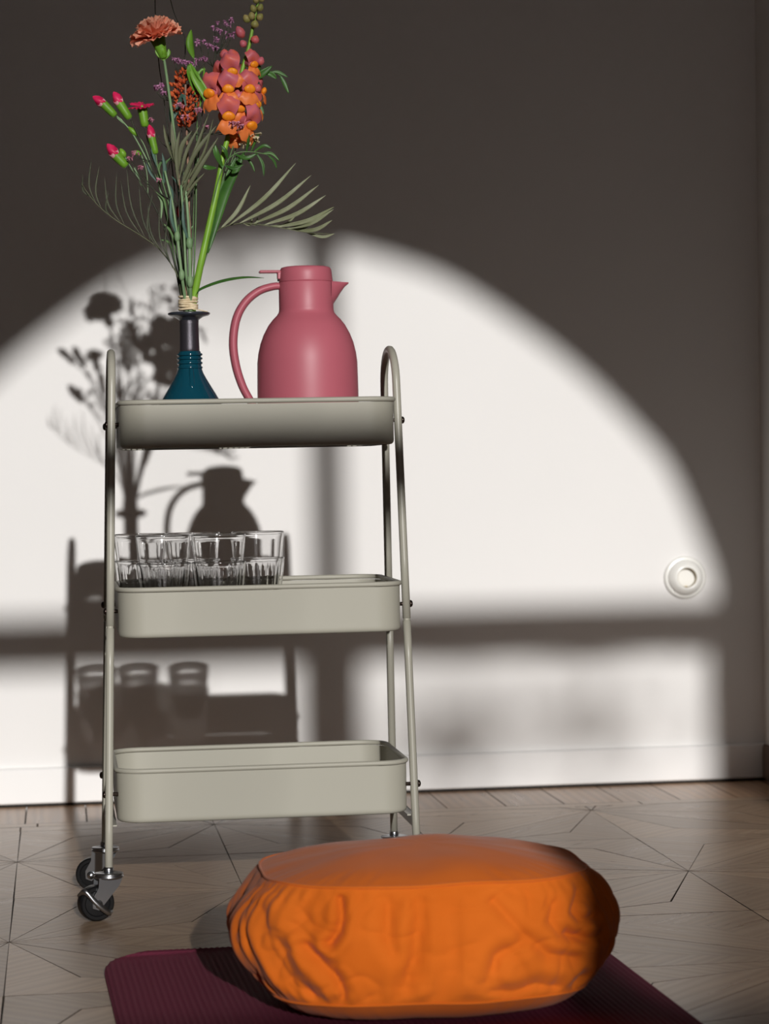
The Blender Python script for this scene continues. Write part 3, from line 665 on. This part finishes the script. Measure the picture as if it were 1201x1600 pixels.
leaf(sd_, pts((317, 400, -.010), (326, 360, -.006), (333, 330, -.004), (336, 300, .0)), .013, G_leaf)

# --- statice sprays: tiny mauve florets in flat heads
def statice(label, base, main, heads, m):
    r = flower('statice_spray', label, 'flower', at(*base), 'statice sprays in the bouquet')
    stem(r, pts(*main), (.0014, .0009), G_dark)
    fl = []; j = main[-1]
    for (u, v, d, n, sp) in heads:
        fr = min(main[3:], key=lambda q: abs(q[0]-u)+abs(q[1]-(v+35))); 
        stem(r, pts(fr, ((fr[0]+u)/2+(u-fr[0])*.15, (fr[1]+v)/2+6, d/2), (u, v+5, d)), .0007, G_dark, 'branch', 6)
        for q in range(n):
            a = at(u+random.uniform(-sp, sp), v+random.uniform(-.55, .45)*sp, d+random.uniform(-.006, .006)); dr = Vector((random.uniform(-.6, .6), random.uniform(-.9, .2), 1)).normalized()
            for p5 in range(5):
                mm = Matrix.Translation(a-r.location) @ rot_to(dr) @ Matrix.Rotation(p5*2*pi/5, 4, 'Z') @ Matrix.Rotation(radians(42), 4, 'X')
                fl.append(xf(([(-.0003, 0, 0), (.0003, 0, 0), (.0013, .0004, .0030), (0, -.0003, .0042), (-.0013, .0004, .0030)], [(0, 1, 2, 3, 4)]), mm))
            fl.append(xf(lathe([(.0002, -.003), (.0009, -.001), (.0011, .0008)], 6), Matrix.Translation(a-r.location) @ rot_to(dr)))
    o = mesh_obj('florets', join(*fl), m, r, smooth=False); o['kind'] = 'stuff'
    return r
statice('branching mauve statice spray between the peach carnation and the snapdragon tip', (296, 545), TIE(2, .012)+[(296, 400, .015), (300, 300, .015), (312, 200, .015), (325, 140, .012), (333, 105, .01), (337, 85, .01)],
        [(313, 68, .008, 8, 7), (325, 72, .006, 6, 6), (336, 76, .004, 5, 5), (338, 62, .010, 6, 5), (348, 52, .012, 7, 6), (355, 38, .012, 8, 7), (360, 56, .008, 8, 7), (362, 32, .012, 5, 5), (336, 45, .014, 6, 5), (342, 35, .014, 4, 4)], P_statice)
statice('mauve statice spray with heads left and right of the carnation stem', (294, 545), TIE(-2, .010)+[(287, 400, .012), (280, 300, .012), (276, 220, .01), (276, 160, .008), (285, 120, .006)],
        [(246, 141, -.004, 9, 6), (258, 146, -.006, 9, 6), (253, 135, .0, 6, 5), (275, 97, -.004, 7, 6), (286, 100, -.004, 8, 6), (295, 101, -.002, 6, 5), (309, 96, .0, 7, 6), (320, 94, .0, 7, 6), (302, 103, -.002, 5, 5)], P_statice)
statice('rose statice spray with its heads scattered low in the bouquet', (295, 545), TIE(0, -.014)+[(286, 400, -.016), (280, 320, -.02), (290, 250, -.024), (300, 210, -.024)],
        [(309, 174, -.022, 9, 6), (282, 166, -.022, 6, 6), (290, 185, -.024, 4, 5), (321, 199, -.028, 5, 5), (365, 192, -.046, 8, 7), (375, 196, -.044, 6, 6), (236, 190, -.012, 4, 4), (213, 243, -.014, 6, 5), (206, 249, -.014, 5, 5), (221, 263, -.014, 5, 4), (247, 282, -.02, 5, 5)], P_pinkst)

# --- rust coloured plume
pl_ = flower('celosia_plume', 'dark rust and orange feathery plume deep in the middle of the bouquet', 'flower', at(295, 545))
stem(pl_, pts(*TIE(1, .018), (296, 400, .022), (295, 300, .022), (292, 210, .014), (290, 130, .012)), (.0022, .0016), M_bark)
bl = []
for q in range(330):
    t = random.random(); u = 276+random.gauss(0, 1)*3+16*(1-t)*random.random()+24*random.random(); v = 112+88*t; wd = 8+15*sin(pi*min(1, t*.95+.05))
    a = random.uniform(0, 2*pi); c = at(291+wd*cos(a)*random.random()**.5, v, .010+.012*sin(a))
    dr = Vector((cos(a), sin(a)*.7, .9)); r_ = random.uniform(.0014, .0030)
    bl.append(xf(lathe([(r_*.4, 0), (r_, r_*1.0), (r_*.7, r_*2.2), (1e-5, r_*3.2)], 6), Matrix.Translation(c-pl_.location) @ rot_to(dr)))
o = mesh_obj('plume', join(*bl), P_rust, pl_); o['kind'] = 'stuff'

# --- cream flower that hangs on the right
cf = flower('cream_flower', 'small cream flower hanging below the orange snapdragon blooms', 'flower', at(296, 545))
stem(cf, pts(*TIE(6, .008), (318, 400, .008), (340, 310, .004), (360, 240, .0), (372, 212, -.004), (384, 208, -.008)), (.0014, .0009), G_stem)
cp = petal_mesh('petal', .024, .011, .002, 31, P_cream)
for k in range(11):
    m = rot_to((at(392, 228)-at(384, 206))) @ Matrix.Rotation(2*pi*k/11, 4, 'Z') @ Matrix.Rotation(radians(28+18*(k % 3)), 4, 'X')
    from_mesh('petal', cp, cf, Matrix.Translation(at(385, 207, -.010)-cf.location) @ m)

# --- foliage sprigs
def sprig(name, label, base, main, r, leaves, m, mstem=G_stem, cat='foliage', width=1.0):
    o = flower(name, label, cat, at(*base)); stem(o, pts(*main), (r, r*.6), mstem)
    for lf in leaves: leaf(o, pts(*lf[:-1]), lf[-1]*.001*width*random.uniform(.8, 1.1), m, nrm=(random.uniform(-.5, .5), -1, random.uniform(-.3, .5)))
    return o
sprig('ruscus_sprig', 'fresh green pointed leaves rising behind the mauve statice', (295, 545), TIE(3, .016)+[(300, 400, .018), (304, 300, .016), (308, 200, .008), (306, 130, .0), (303, 85, .0)], .0014,
      [((303, 92), (297, 70, -.004), (299, 47, 0), 15), ((306, 150), (296, 118, -.012), (294, 102, -.014), 10), ((297, 100, -.01), (306, 122, -.016), (322, 150, -.018), (321, 163, -.016), 20), ((300, 105, -.012), (309, 118, -.018), (314, 128, -.02), 9), ((312, 170), (318, 130, -.006), (319, 104, 0), 8), ((305, 130), (312, 112), (322, 108), 7)], G_fresh, width=.72)
sprig('ruscus_sprig', 'thin leafy sprig arching out to the right of the snapdragon blooms', (296, 545), TIE(7, .012)+[(322, 400, .012), (346, 300, .012), (372, 220, .012), (392, 150, .010), (402, 116, .006), (424, 110, .004), (438, 116, .0)], .0011,
      [((394, 122), (408, 114, -.006), (425, 101, -.008), 11), ((412, 112), (424, 114), (432, 121), 10), ((424, 110), (436, 111), (450, 118), 6), ((437, 115), (444, 128), (451, 144), 6), ((402, 118), (404, 104), (402, 92), 7), ((398, 160), (406, 166), (412, 178), 8)], G_leaf)
sprig('ruscus_sprig', 'tangle of small bright leaves under the cream flower at right', (295.5, 545), TIE(5, -.006)+[(316, 400, -.01), (334, 310, -.016), (348, 262, -.02), (366, 240, -.024), (392, 236, -.024), (418, 240, -.02)], .0012,
      [((348, 262, -.02), (338, 240, -.03), (334, 222, -.03), 16), ((338, 262, -.02), (325, 262, -.03), (314, 258, -.03), 12), ((356, 250, -.02), (352, 236, -.03), (345, 226, -.03), 12), ((366, 240, -.024), (384, 246, -.03), (402, 238, -.03), 10), ((384, 238, -.024), (388, 218, -.03), (386, 196, -.03), 9), ((396, 236, -.02), (412, 226, -.024), (424, 230, -.024), 8), ((410, 238, -.02), (424, 238, -.02), (437, 250, -.02), 7), ((400, 238, -.02), (410, 254, -.02), (412, 274, -.02), 9), ((380, 240, -.02), (392, 254, -.02), (398, 268, -.02), 7), ((370, 242, -.02), (360, 262, -.02), (352, 276, -.02), 10), ((392, 236, -.02), (400, 216, -.01), (404, 208, -.01), 7), ((350, 258, -.02), (366, 262, -.026), (380, 256, -.026), 9), ((418, 240, -.02), (428, 250, -.018), (432, 262, -.016), 6)], G_leaf, width=.62)
OL = [((280, 300, -.02), (300, 250, -.03), (326, 178, -.036), 9), ((282, 290, -.02), (306, 238, -.034), (338, 196, -.04), 9), ((284, 310, -.02), (312, 262, -.036), (341, 214, -.042), 9), ((280, 282, -.02), (292, 236, -.03), (312, 196, -.036), 8), ((278, 270, -.018), (284, 230, -.03), (300, 205, -.034), 10), ((277, 268, -.018), (272, 230, -.028), (268, 190, -.03), 13), ((281, 300, -.02), (318, 240, -.04), (333, 186, -.044), 7), ((279, 290, -.02), (276, 240, -.03), (281, 205, -.034), 10), ((276, 262, -.016), (262, 225, -.024), (256, 196, -.024), 9), ((285, 318, -.02), (302, 290, -.03), (320, 270, -.034), 7), ((283, 330, -.02), (290, 290, -.03), (300, 262, -.034), 7)]
sprig('olive_sprig', 'grey olive sprig with narrow upright leaves in the centre of the bouquet', (294, 545), TIE(-3, -.016)+[(290, 400, -.02), (286, 340, -.02), (281, 290, -.02), (276, 250, -.016), (272, 225, -.016)], .0018, OL, G_olive, M_bark, width=.72)

# --- palm frond and the thin left frond
pf_ = flower('palm_frond', 'pale green palm frond fanning out to the right above the pink jug', 'foliage', at(296, 545))
stem(pf_, pts(*TIE(4, .004), (312, 420, .01), (326, 380, .012), (344, 357, .006), (380, 348, -.004), (430, 353, -.012), (480, 361, -.02), (515, 363, -.024)), (.0016, .0006), G_olive, 'rachis')
for b, t, w_ in (((344, 357, .006), (391, 288, .0), 6), ((358, 351), (462, 252, -.02), 6.5), ((374, 348), (486, 271, -.026), 6.5), ((394, 349), (498, 286, -.03), 6.5), ((412, 350), (509, 302, -.034), 6.5), ((432, 353), (522, 320, -.036), 6.5), ((446, 356), (521, 324, -.04), 6), ((462, 359), (519, 341, -.036), 6), ((478, 361), (523, 362, -.034), 4.5),
                 ((392, 348), (402, 338, .012), 4), ((420, 352), (462, 335, .02), 4), ((440, 354), (492, 345, .02), 4), ((380, 348), (394, 340, .02), 4)):
    b3 = b if len(b) > 2 else (b[0], b[1], -.006); mid = ((b3[0]+t[0])/2+3, (b3[1]+t[1])/2+6, (b3[2]+t[2])/2-.006)
    leaf(pf_, pts(b3, mid, t), w_*.001, G_palm, 'leaflet', fold=.5)
lf_ = flower('grass_frond', 'thin feathery dark green frond drooping out to the left', 'foliage', at(293, 545))
stem(lf_, pts(*TIE(-10, -.004), (277, 430, -.01), (252, 393, -.016), (222, 370, -.02), (186, 348, -.024), (160, 328, -.026), (142, 308, -.028), (130, 290, -.03)), (.0012, .0005), G_olive, 'rachis')
for b, t in (((152, 320), (145, 252)), ((160, 328), (157, 262)), ((146, 312), (132, 276)), ((190, 350), (165, 278)), ((196, 354), (184, 272)), ((222, 370), (190, 284)), ((228, 374), (199, 262)), ((244, 386), (218, 290)), ((256, 398), (231, 318)), ((264, 408), (250, 320)), ((176, 342), (172, 300)), ((270, 420), (262, 340)), ((236, 380), (240, 300))):
    mid = ((b[0]+t[0])/2-7, (b[1]+t[1])/2+6, -.024); leaf(lf_, pts((*b, -.020), mid, (*t, -.03)), .0024, G_frond, 'leaflet', n=4)
st_ = tag(mesh_obj('strap_leaf', move(leaf_vf(pts((303, 466, -.008), (312, 454, -.012), (345, 441, -.016), (380, 434, -.014), (412, 433, -.008)), .009, fold=.5, nrm=(0, -.6, 1)), -at(303, 466)), G_leaf), 'narrow dark strap leaf reaching from the raffia to the jug lever', 'leaf')
st_.location = at(303, 466)
bk = tag(mesh_obj('bark_twig', move(tube(smooth_path(pts((295, 540, .004), (295, 480, .004), (297, 420, -.004), (296, 350, -.012), (290, 300, -.012), (288, 270, -.01)), 6), lambda t: .0032-.0012*t, 10), -at(295, 545)), M_bark), 'brown bark twig standing upright between the green stems', 'twig'); bk.location = at(295, 545)
rb = flower('red_bud_stem', 'slim stem carrying one dark red bud low in the bouquet', 'flower', at(294, 545))
stem(rb, pts(*TIE(-2, .012), (288, 420, .012), (284, 360, .012), (282, 340, .012)), .0009, G_stem); small_bud(rb, (282, 342, .012), (279, 320, .012), .005, P_red, 'bud')
for lab, p, m, r_ in (('thin dark stem rising past the peach carnation out of the picture', TIE(-1, .02)+[(284, 400, .022), (268, 250, .022), (256, 150, .02), (249, 100, .018), (244, 30, .018), (243, -20, .018)], G_dark, .0011),
                      ('thin dark stem bending over the peach carnation from above', TIE(1, .022)+[(290, 400, .024), (284, 250, .024), (286, 150, .022), (290, 70, .02), (284, 48, .018), (272, 20, .018), (262, -20, .018)], G_dark, .0010),
                      ('pale jointed carnation stem cut short in the middle of the bouquet', TIE(3, -.02)+[(291, 430, -.024), (288, 370, -.026), (286, 330, -.026), (283, 290, -.024)], G_pale, .0026),
                      ('slim mid green stem beside the snapdragon stalk', TIE(6, -.004)+[(303, 420, -.004), (306, 340, -.002), (308, 260, .0), (318, 200, .004)], G_stem, .0016),
                      ('slim dark stem leaning to the left of the bouquet', TIE(-8, .012)+[(276, 420, .012), (262, 350, .012), (252, 300, .012), (246, 262, .012)], G_stem, .0014),
                      ('thin wiry stem crossing the left frond', TIE(-5, .014)+[(282, 420, .016), (272, 350, .018), (262, 280, .018), (276, 220, .016)], G_dark, .0009)):
    o = tag(mesh_obj('bare_stem', move(tube(smooth_path(pts(*p), 6), lambda t: r_*(1-.35*t), 8), -at(295, 545)), m), lab, 'stem', 'bare stems in the bouquet'); o.location = at(295, 545)
for lab, p, r_ in (('thick pale jointed stem at the right of the bundle, under the olive sprig', TIE(4, -.028)+[(297, 440, -.024), (296, 380, -.024), (293, 330, -.024), (288, 270, -.02)], .0036),
                   ('thick pale jointed stem at the left of the bundle, under the spray carnations', TIE(-5, -.026)+[(284, 430, -.024), (277, 370, -.022), (270, 320, -.02), (258, 268, -.018)], .0032)):
    o = thing('jointed_stem', lab, 'stem', at(295, 545), 0, 'jointed carnation stems'); stem(o, pts(*p), (r_, r_*.55), G_pale)
    for q in (p[3], p[4]): mesh_obj('stem_node', move(ball((0, 0, 0), r_*1.5, 10, 6, (1, 1, 1.9)), at(*q)-o.location), G_pale, o)
    leaf(o, pts(p[4], (p[4][0]-9, p[4][1]-30, p[4][2]-.006), (p[4][0]-10, p[4][1]-66, p[4][2]-.004)), .005, G_blue)
# narrow paired leaves on the carnation stems
for r_, b, t, sw in ((s1, (262, 340, -.004), (243, 300, -.01), .004), (s1, (276, 400, -.004), (256, 350, -.012), .005), (s2, (268, 335, -.01), (262, 285, -.018), .005), (s2, (281, 400, -.01), (285, 340, -.02), .004), (s3, (252, 345, .004), (246, 305, -.004), .004),
                     (s3, (270, 400, .002), (250, 375, -.004), .004), (car, (282, 320, -.004), (298, 268, -.014), .005), (car, (277, 260, -.004), (262, 222, -.012), .005), (car, (290, 400, -.004), (302, 352, -.012), .0045), (car, (282, 322, -.004), (268, 275, -.012), .004), (s2, (256, 290, -.01), (268, 246, -.018), .004), (s1, (248, 288, -.002), (258, 250, -.010), .004)):
    leaf(r_, pts(b, ((b[0]+t[0])/2+(4 if t[0] < b[0] else -4), (b[1]+t[1])/2-8, (b[2]+t[2])/2), t), sw, random.choice((G_blue, G_stem, G_pale)), nrm=(random.uniform(-.6, .6), -1, .2))
# raffia wound around the stems
rt_ = thing('raffia_tie', 'straw coloured raffia wound around the stems just above the vase rim', 'raffia', at(293, 476))
for k in range(6):
    c = at(294, 465+k*3.6)-rt_.location; tl = random.uniform(-.12, .12)
    mesh_obj('strand', tube([c+Vector((.0136*cos(a), .0136*sin(a), .0136*tl*cos(a))) for a in [2*pi*q/28 for q in range(28)]], .0019, 8, closed=True), M_raffia, rt_)
mesh_obj('loose_end', tube([p-rt_.location for p in smooth_path(pts((300, 483, -.013), (310, 484, -.016), (324, 487, -.014)), 5)], .0009, 6), M_raffia, rt_)

# ------------------------------------------------------------------ wall socket
SX, SZ = 1.289, .4265
sk = thing('wall_socket', 'round white wall socket with recessed outlet on the sunlit wall', 'socket', (SX, -.0005, SZ))
face = Matrix.Rotation(radians(90), 4, 'X')                  # lathe axis towards the viewer
mesh_obj('backplate', xf(lathe([(.0440, 0), (.0445, .003), (.0430, .0055), (.0400, .0065), (.030, .0065)], 64), face), M_porc, sk)
mesh_obj('cover', xf(lathe([(.0365, .0050), (.0368, .0075), (.0350, .0120), (.0300, .0175), (.0250, .0215), (.0212, .0222), (.0204, .0215), (.0203, .0020), (.0050, .0015), (1e-5, .0015)], 64), face), M_porc, sk)
mesh_obj('recess_sleeve', xf(lathe([(.0202, .0205), (.0196, .0205), (.0196, .0018), (.0202, .0018)], 48, caps=False), face), M_sleeve, sk)
for s in (-1, 1):
    mesh_obj('earth_clip', xf(box((0, s*.0185, .0075), (.006, .0016, .011), .0005), face), M_brass, sk, smooth=False)
    mesh_obj('pin_hole', xf(move(lathe([(.0026, .0014), (.0026, .0022), (1e-5, .0022)], 16), (s*.0004, s*.0095, 0)), face), M_dark, sk)

# ------------------------------------------------------------------ yoga mat
MWX, MT = .335, .012
ym = thing('yoga_mat', 'purple ribbed foam yoga mat lying on the parquet under the cushion', 'mat', (.405, -2.505, 0), radians(1.6))
V, F = [], []
NX, NY = 420, 30; LY = .865; RC = .10
ys = [LY-.0]+[LY-(RC*1.3)*k/14 for k in range(1, 15)]+[LY-.1-(2*LY-.1)*k/15 for k in range(1, 16)]
for j, y_ in enumerate(ys):
    dy = max(0, y_-(LY-RC)); hx = MWX-RC+sqrt(max(1e-8, RC*RC-dy*dy)) if dy > 0 else MWX
    for i in range(NX+1):
        x_ = (i/NX*2-1); X = x_*hx
        ed = min(1, (1-abs(x_))*hx/.007); edy = min(1, (LY-y_)/.006)
        rise = (1-(1-min(ed, edy))**2)**.5
        V.append((X, y_, MT*(.25+.75*rise)+.0014*sin(X*2*pi/.0078)*rise))
n0 = len(V); V += [(v[0], v[1], 0) for v in V]
for j in range(len(ys)-1):
    for i in range(NX):
        a = j*(NX+1)+i; F.append((a, a+NX+1, a+NX+2, a+1))
    for i in (0, NX):
        a = j*(NX+1)+i; F.append((a, a+NX+1, n0+a+NX+1, n0+a))
F += [(i, i+1, n0+i+1, n0+i) for i in range(NX)]+[(n0+(len(ys)-1)*(NX+1)+i, n0+(len(ys)-1)*(NX+1)+i+1, (len(ys)-1)*(NX+1)+i+1, (len(ys)-1)*(NX+1)+i) for i in range(NX)]
F.append((n0, n0+NX, n0+len(ys)*(NX+1)-1, n0+(len(ys)-1)*(NX+1)))
mesh_obj('ribbed_foam', (V, F), M_mat, ym)

# ------------------------------------------------------------------ meditation cushion
CU = Vector((.4310, -2.050, MT))
cu = thing('meditation_cushion', 'plump orange cotton meditation cushion with gathered corners on the purple mat', 'cushion', CU)
HX, HY, ZB, ZT = .2385, .178, .030, .168
def sup(a, hx, hy, e):
    c, s = cos(a), sin(a); return Vector((hx*math.copysign(abs(c)**(2/e), c), hy*math.copysign(abs(s)**(2/e), s), 0))
CREASES = [  # front-face folds in (x, z): polyline, depth, width
    ([(-.118, .148), (-.117, .128), (-.121, .112), (-.131, .101)], .0075, .005), ([(-.165, .135), (-.150, .118), (-.128, .112)], .004, .006), ([(-.172, .120), (-.150, .104), (-.134, .100)], .004, .006),
    ([(-.118, .030), (-.116, .045), (-.124, .062), (-.142, .080), (-.160, .096)], .007, .006), ([(-.205, .130), (-.198, .090), (-.170, .050), (-.130, .030)], .004, .007), ([(-.190, .100), (-.172, .060), (-.140, .030)], .0035, .006),
    ([(-.225, .095), (-.212, .055), (-.180, .028)], .0035, .006), ([(-.022, .140), (-.032, .095), (-.044, .050)], .0055, .008), ([(.006, .140), (.010, .085), (-.002, .035)], .005, .008), ([(-.060, .140), (-.066, .11), (-.06, .09)], .0045, .008),
    ([(.060, .140), (.092, .105), (.125, .078), (.160, .070)], .005, .007), ([(.135, .132), (.128, .115), (.140, .098), (.165, .094)], .005, .006), ([(.168, .140), (.158, .122), (.166, .112), (.188, .112)], .005, .005),
    ([(.150, .100), (.175, .088), (.190, .09)], .004, .006), ([(.050, .052), (.062, .080), (.090, .094)], .0045, .007), ([(.055, .040), (.085, .036), (.11, .045), (.14, .036)], .005, .007), ([(.158, .022), (.160, .032), (.172, .046)], .006, .005)]
def seg_d(p, a, b):
    ab = b-a; t = max(0, min(1, (p-a).dot(ab)/ab.length_squared)); return (p-(a+ab*t)).length
CR2 = [([Vector((x_, z_*1.05)) for x_, z_ in pl__], dp, wd) for pl__, dp, wd in CREASES]
def fold(P, front):
    """inward displacement of the cover at a point of the side band"""
    h = 0
    if front > .1:
        q = Vector((P.x, P.z))
        for pl__, dp, wd in CR2:
            dmin = min(seg_d(q, pl__[i], pl__[i+1]) for i in range(len(pl__)-1))
            if dmin < wd*5: h -= 1.35*dp*(math.exp(-(dmin/wd)**1.2)-.30*math.exp(-((dmin-2.4*wd)/(wd*1.5))**2))
        h *= min(1, front*1.5)
    n1 = noise.noise(Vector((P.x*16, P.y*16, P.z*11)))*.0042+noise.noise(Vector((P.x*42+7, P.y*42, P.z*26)))*.0016
    r1 = 1-abs(noise.noise(Vector((P.x*17+3, P.y*17, P.z*9+P.x*6)))); r2 = 1-abs(noise.noise(Vector((P.x*26-P.z*16, P.y*26, P.z*21+5))))
    return h+n1-.0034*r1**7-.0024*r2**9
NA = 420
def ring(hx, hy, z, e, dome=0): return [sup(2*pi*k/NA, hx, hy, e)+Vector((0, 0, z)) for k in range(NA)]
NT = 60; V, F = [], []
def outline(a, t):
    bul = sin(pi*(.06+.88*t))**.75
    return sup(a, HX-.060*(1-bul), HY-.020*(1-bul), 2.75+.5*(1-bul))
for j in range(NT+1):
    t = j/NT; z = ZB+(ZT-ZB)*t
    for k in range(NA):
        a = 2*pi*k/NA; p = outline(a, t)
        side = abs(p.x)/HX
        zz = z+(t-.5)*(-.014*max(0, side-.5)+.006*noise.noise(Vector((p.x*14, p.y*14, 2))))
        q = Vector((p.x, p.y, zz)); nrm = Vector((p.x/HX**2*abs(p.x/HX), p.y/HY**2*abs(p.y/HY), 0)).normalized()
        fr = max(0, -nrm.y); f_ = fold(q, fr)
        dist = min(t, 1-t)
        # gathers radiating from the seams, strongest at the rounded ends and shallow along the front
        g = max(0, min(1, abs(p.x)/HX*1.9-.75)); w1 = noise.noise(Vector((p.x*11, p.y*11, t*1.7)))
        f_ += g*.0024*sin(a*58+7*w1)*math.exp(-dist*5)+g*.0018*sin(a*31+t*2.5+5*w1)
        f_ += (1-g)*.0009*sin(a*70+9*w1)*math.exp(-dist*9)
        f_ *= min(1, dist*11+.08)
        V.append(q+nrm*f_)
F = [(j*NA+k, j*NA+(k+1) % NA, (j+1)*NA+(k+1) % NA, (j+1)*NA+k) for j in range(NT) for k in range(NA)]
mesh_obj('side_band', (V, F), M_orange, cu)
def panel(name, edge, rise, sgn, t):
    V, F = list(edge), []; R_ = 20; cz = sum(p.z for p in edge)/len(edge)
    for j in range(1, R_+1):
        s = 1-j/R_
        for k, p in enumerate(edge):
            b = outline(2*pi*k/NA, t); m_ = max(0, (s-.85)/.15)
            x_, y_ = b.x+(p.x-b.x)*m_, b.y+(p.y-b.y)*m_; h = rise*(1-s**(2.4 if sgn > 0 else 7))
            wob = noise.noise(Vector((x_*s*10, y_*s*10, 3)))*.005*(1-s**5) if sgn > 0 else 0
            puck = .0016*noise.noise(Vector((k*.22, s*3, 5)))*(1 if j < 6 else 0)*(6-j)/6
            V.append(Vector((x_*s, y_*s, cz+(p.z-cz)*s+sgn*(h+puck)+wob)))
    for j in range(R_):
        for k in range(NA): l = (k+1) % NA; F.append((j*NA+k, j*NA+l, (j+1)*NA+l, (j+1)*NA+k)[::1 if sgn > 0 else -1])
    return mesh_obj(name, (V, F), M_orange, cu)
panel('top_panel', V[NT*NA:(NT+1)*NA], .027, 1, 1)
panel('bottom_panel', V[:NA], ZB-.0005, -1, 0)
mesh_obj('top_seam', tube([V[NT*NA+k]+Vector((0, 0, .0003)) for k in range(0, NA, 2)], .0018, 6, closed=True), M_orange, cu)
mesh_obj('bottom_seam', tube([V[k] for k in range(0, NA, 2)], .0018, 6, closed=True), M_orange, cu)

# ------------------------------------------------------------------ unseen tree, added so its leaves dim the low sun through the panes
tr = thing('added_shade_tree', 'unseen leafy tree added beyond the arched window to dim the sun', 'tree', (.9, -17.5, -2.0))
M_tl = leafy('tree_leaf', (.04, .10, .02), (.07, .16, .03), .5, .2)
def behind(x, z, d): return Vector((x, 0, z))-SUN*(d/SUN.y)
ends = []
quads = []
for (x0, x1, z0, z1, n, sz) in ((.70, 1.14, .02, .215, 52, .055), (.62, .86, .0, .18, 16, .05), (.16, .46, 1.02, 1.17, 34, .055), (1.02, 1.36, .03, .22, 18, .05)):
    ends.append(behind((x0+x1)/2, (z0+z1)/2, 17.5))
    for q in range(n):
        c = behind(random.uniform(x0, x1), random.uniform(z0, z1), random.uniform(16.6, 18.4))-tr.location
        rm = Matrix.Translation(c) @ Matrix.Rotation(random.uniform(-.7, .7), 4, 'Z') @ Matrix.Rotation(random.uniform(0, 6.3), 4, 'Y')
        quads.append(xf(([(-sz*.5, 0, 0), (-sz*.2, .01, -sz*.36), (sz*.25, .01, -sz*.3), (sz*.62, 0, 0), (sz*.25, .01, sz*.3), (-sz*.2, .01, sz*.36)], [(0, 1, 2, 3, 4, 5)]), rm))
fo = mesh_obj('foliage', join(*quads), M_tl, tr, smooth=False); fo['kind'] = 'stuff'
mesh_obj('trunk', tube(smooth_path([(0, 0, 0), (.05, .02, 2.5), (-.02, 0, 5.2), (.0, 0, 5.9)]), lambda t: .16-.11*t, 12), M_bark, tr)
for e_ in ends: mesh_obj('branch', tube(smooth_path([Vector((-.02, 0, 5.2)), (Vector((-.02, 0, 5.2))+e_-tr.location)/2+Vector((0, .1, -.1)), e_-tr.location]), lambda t: .012*(1-.7*t), 8), M_bark, tr)
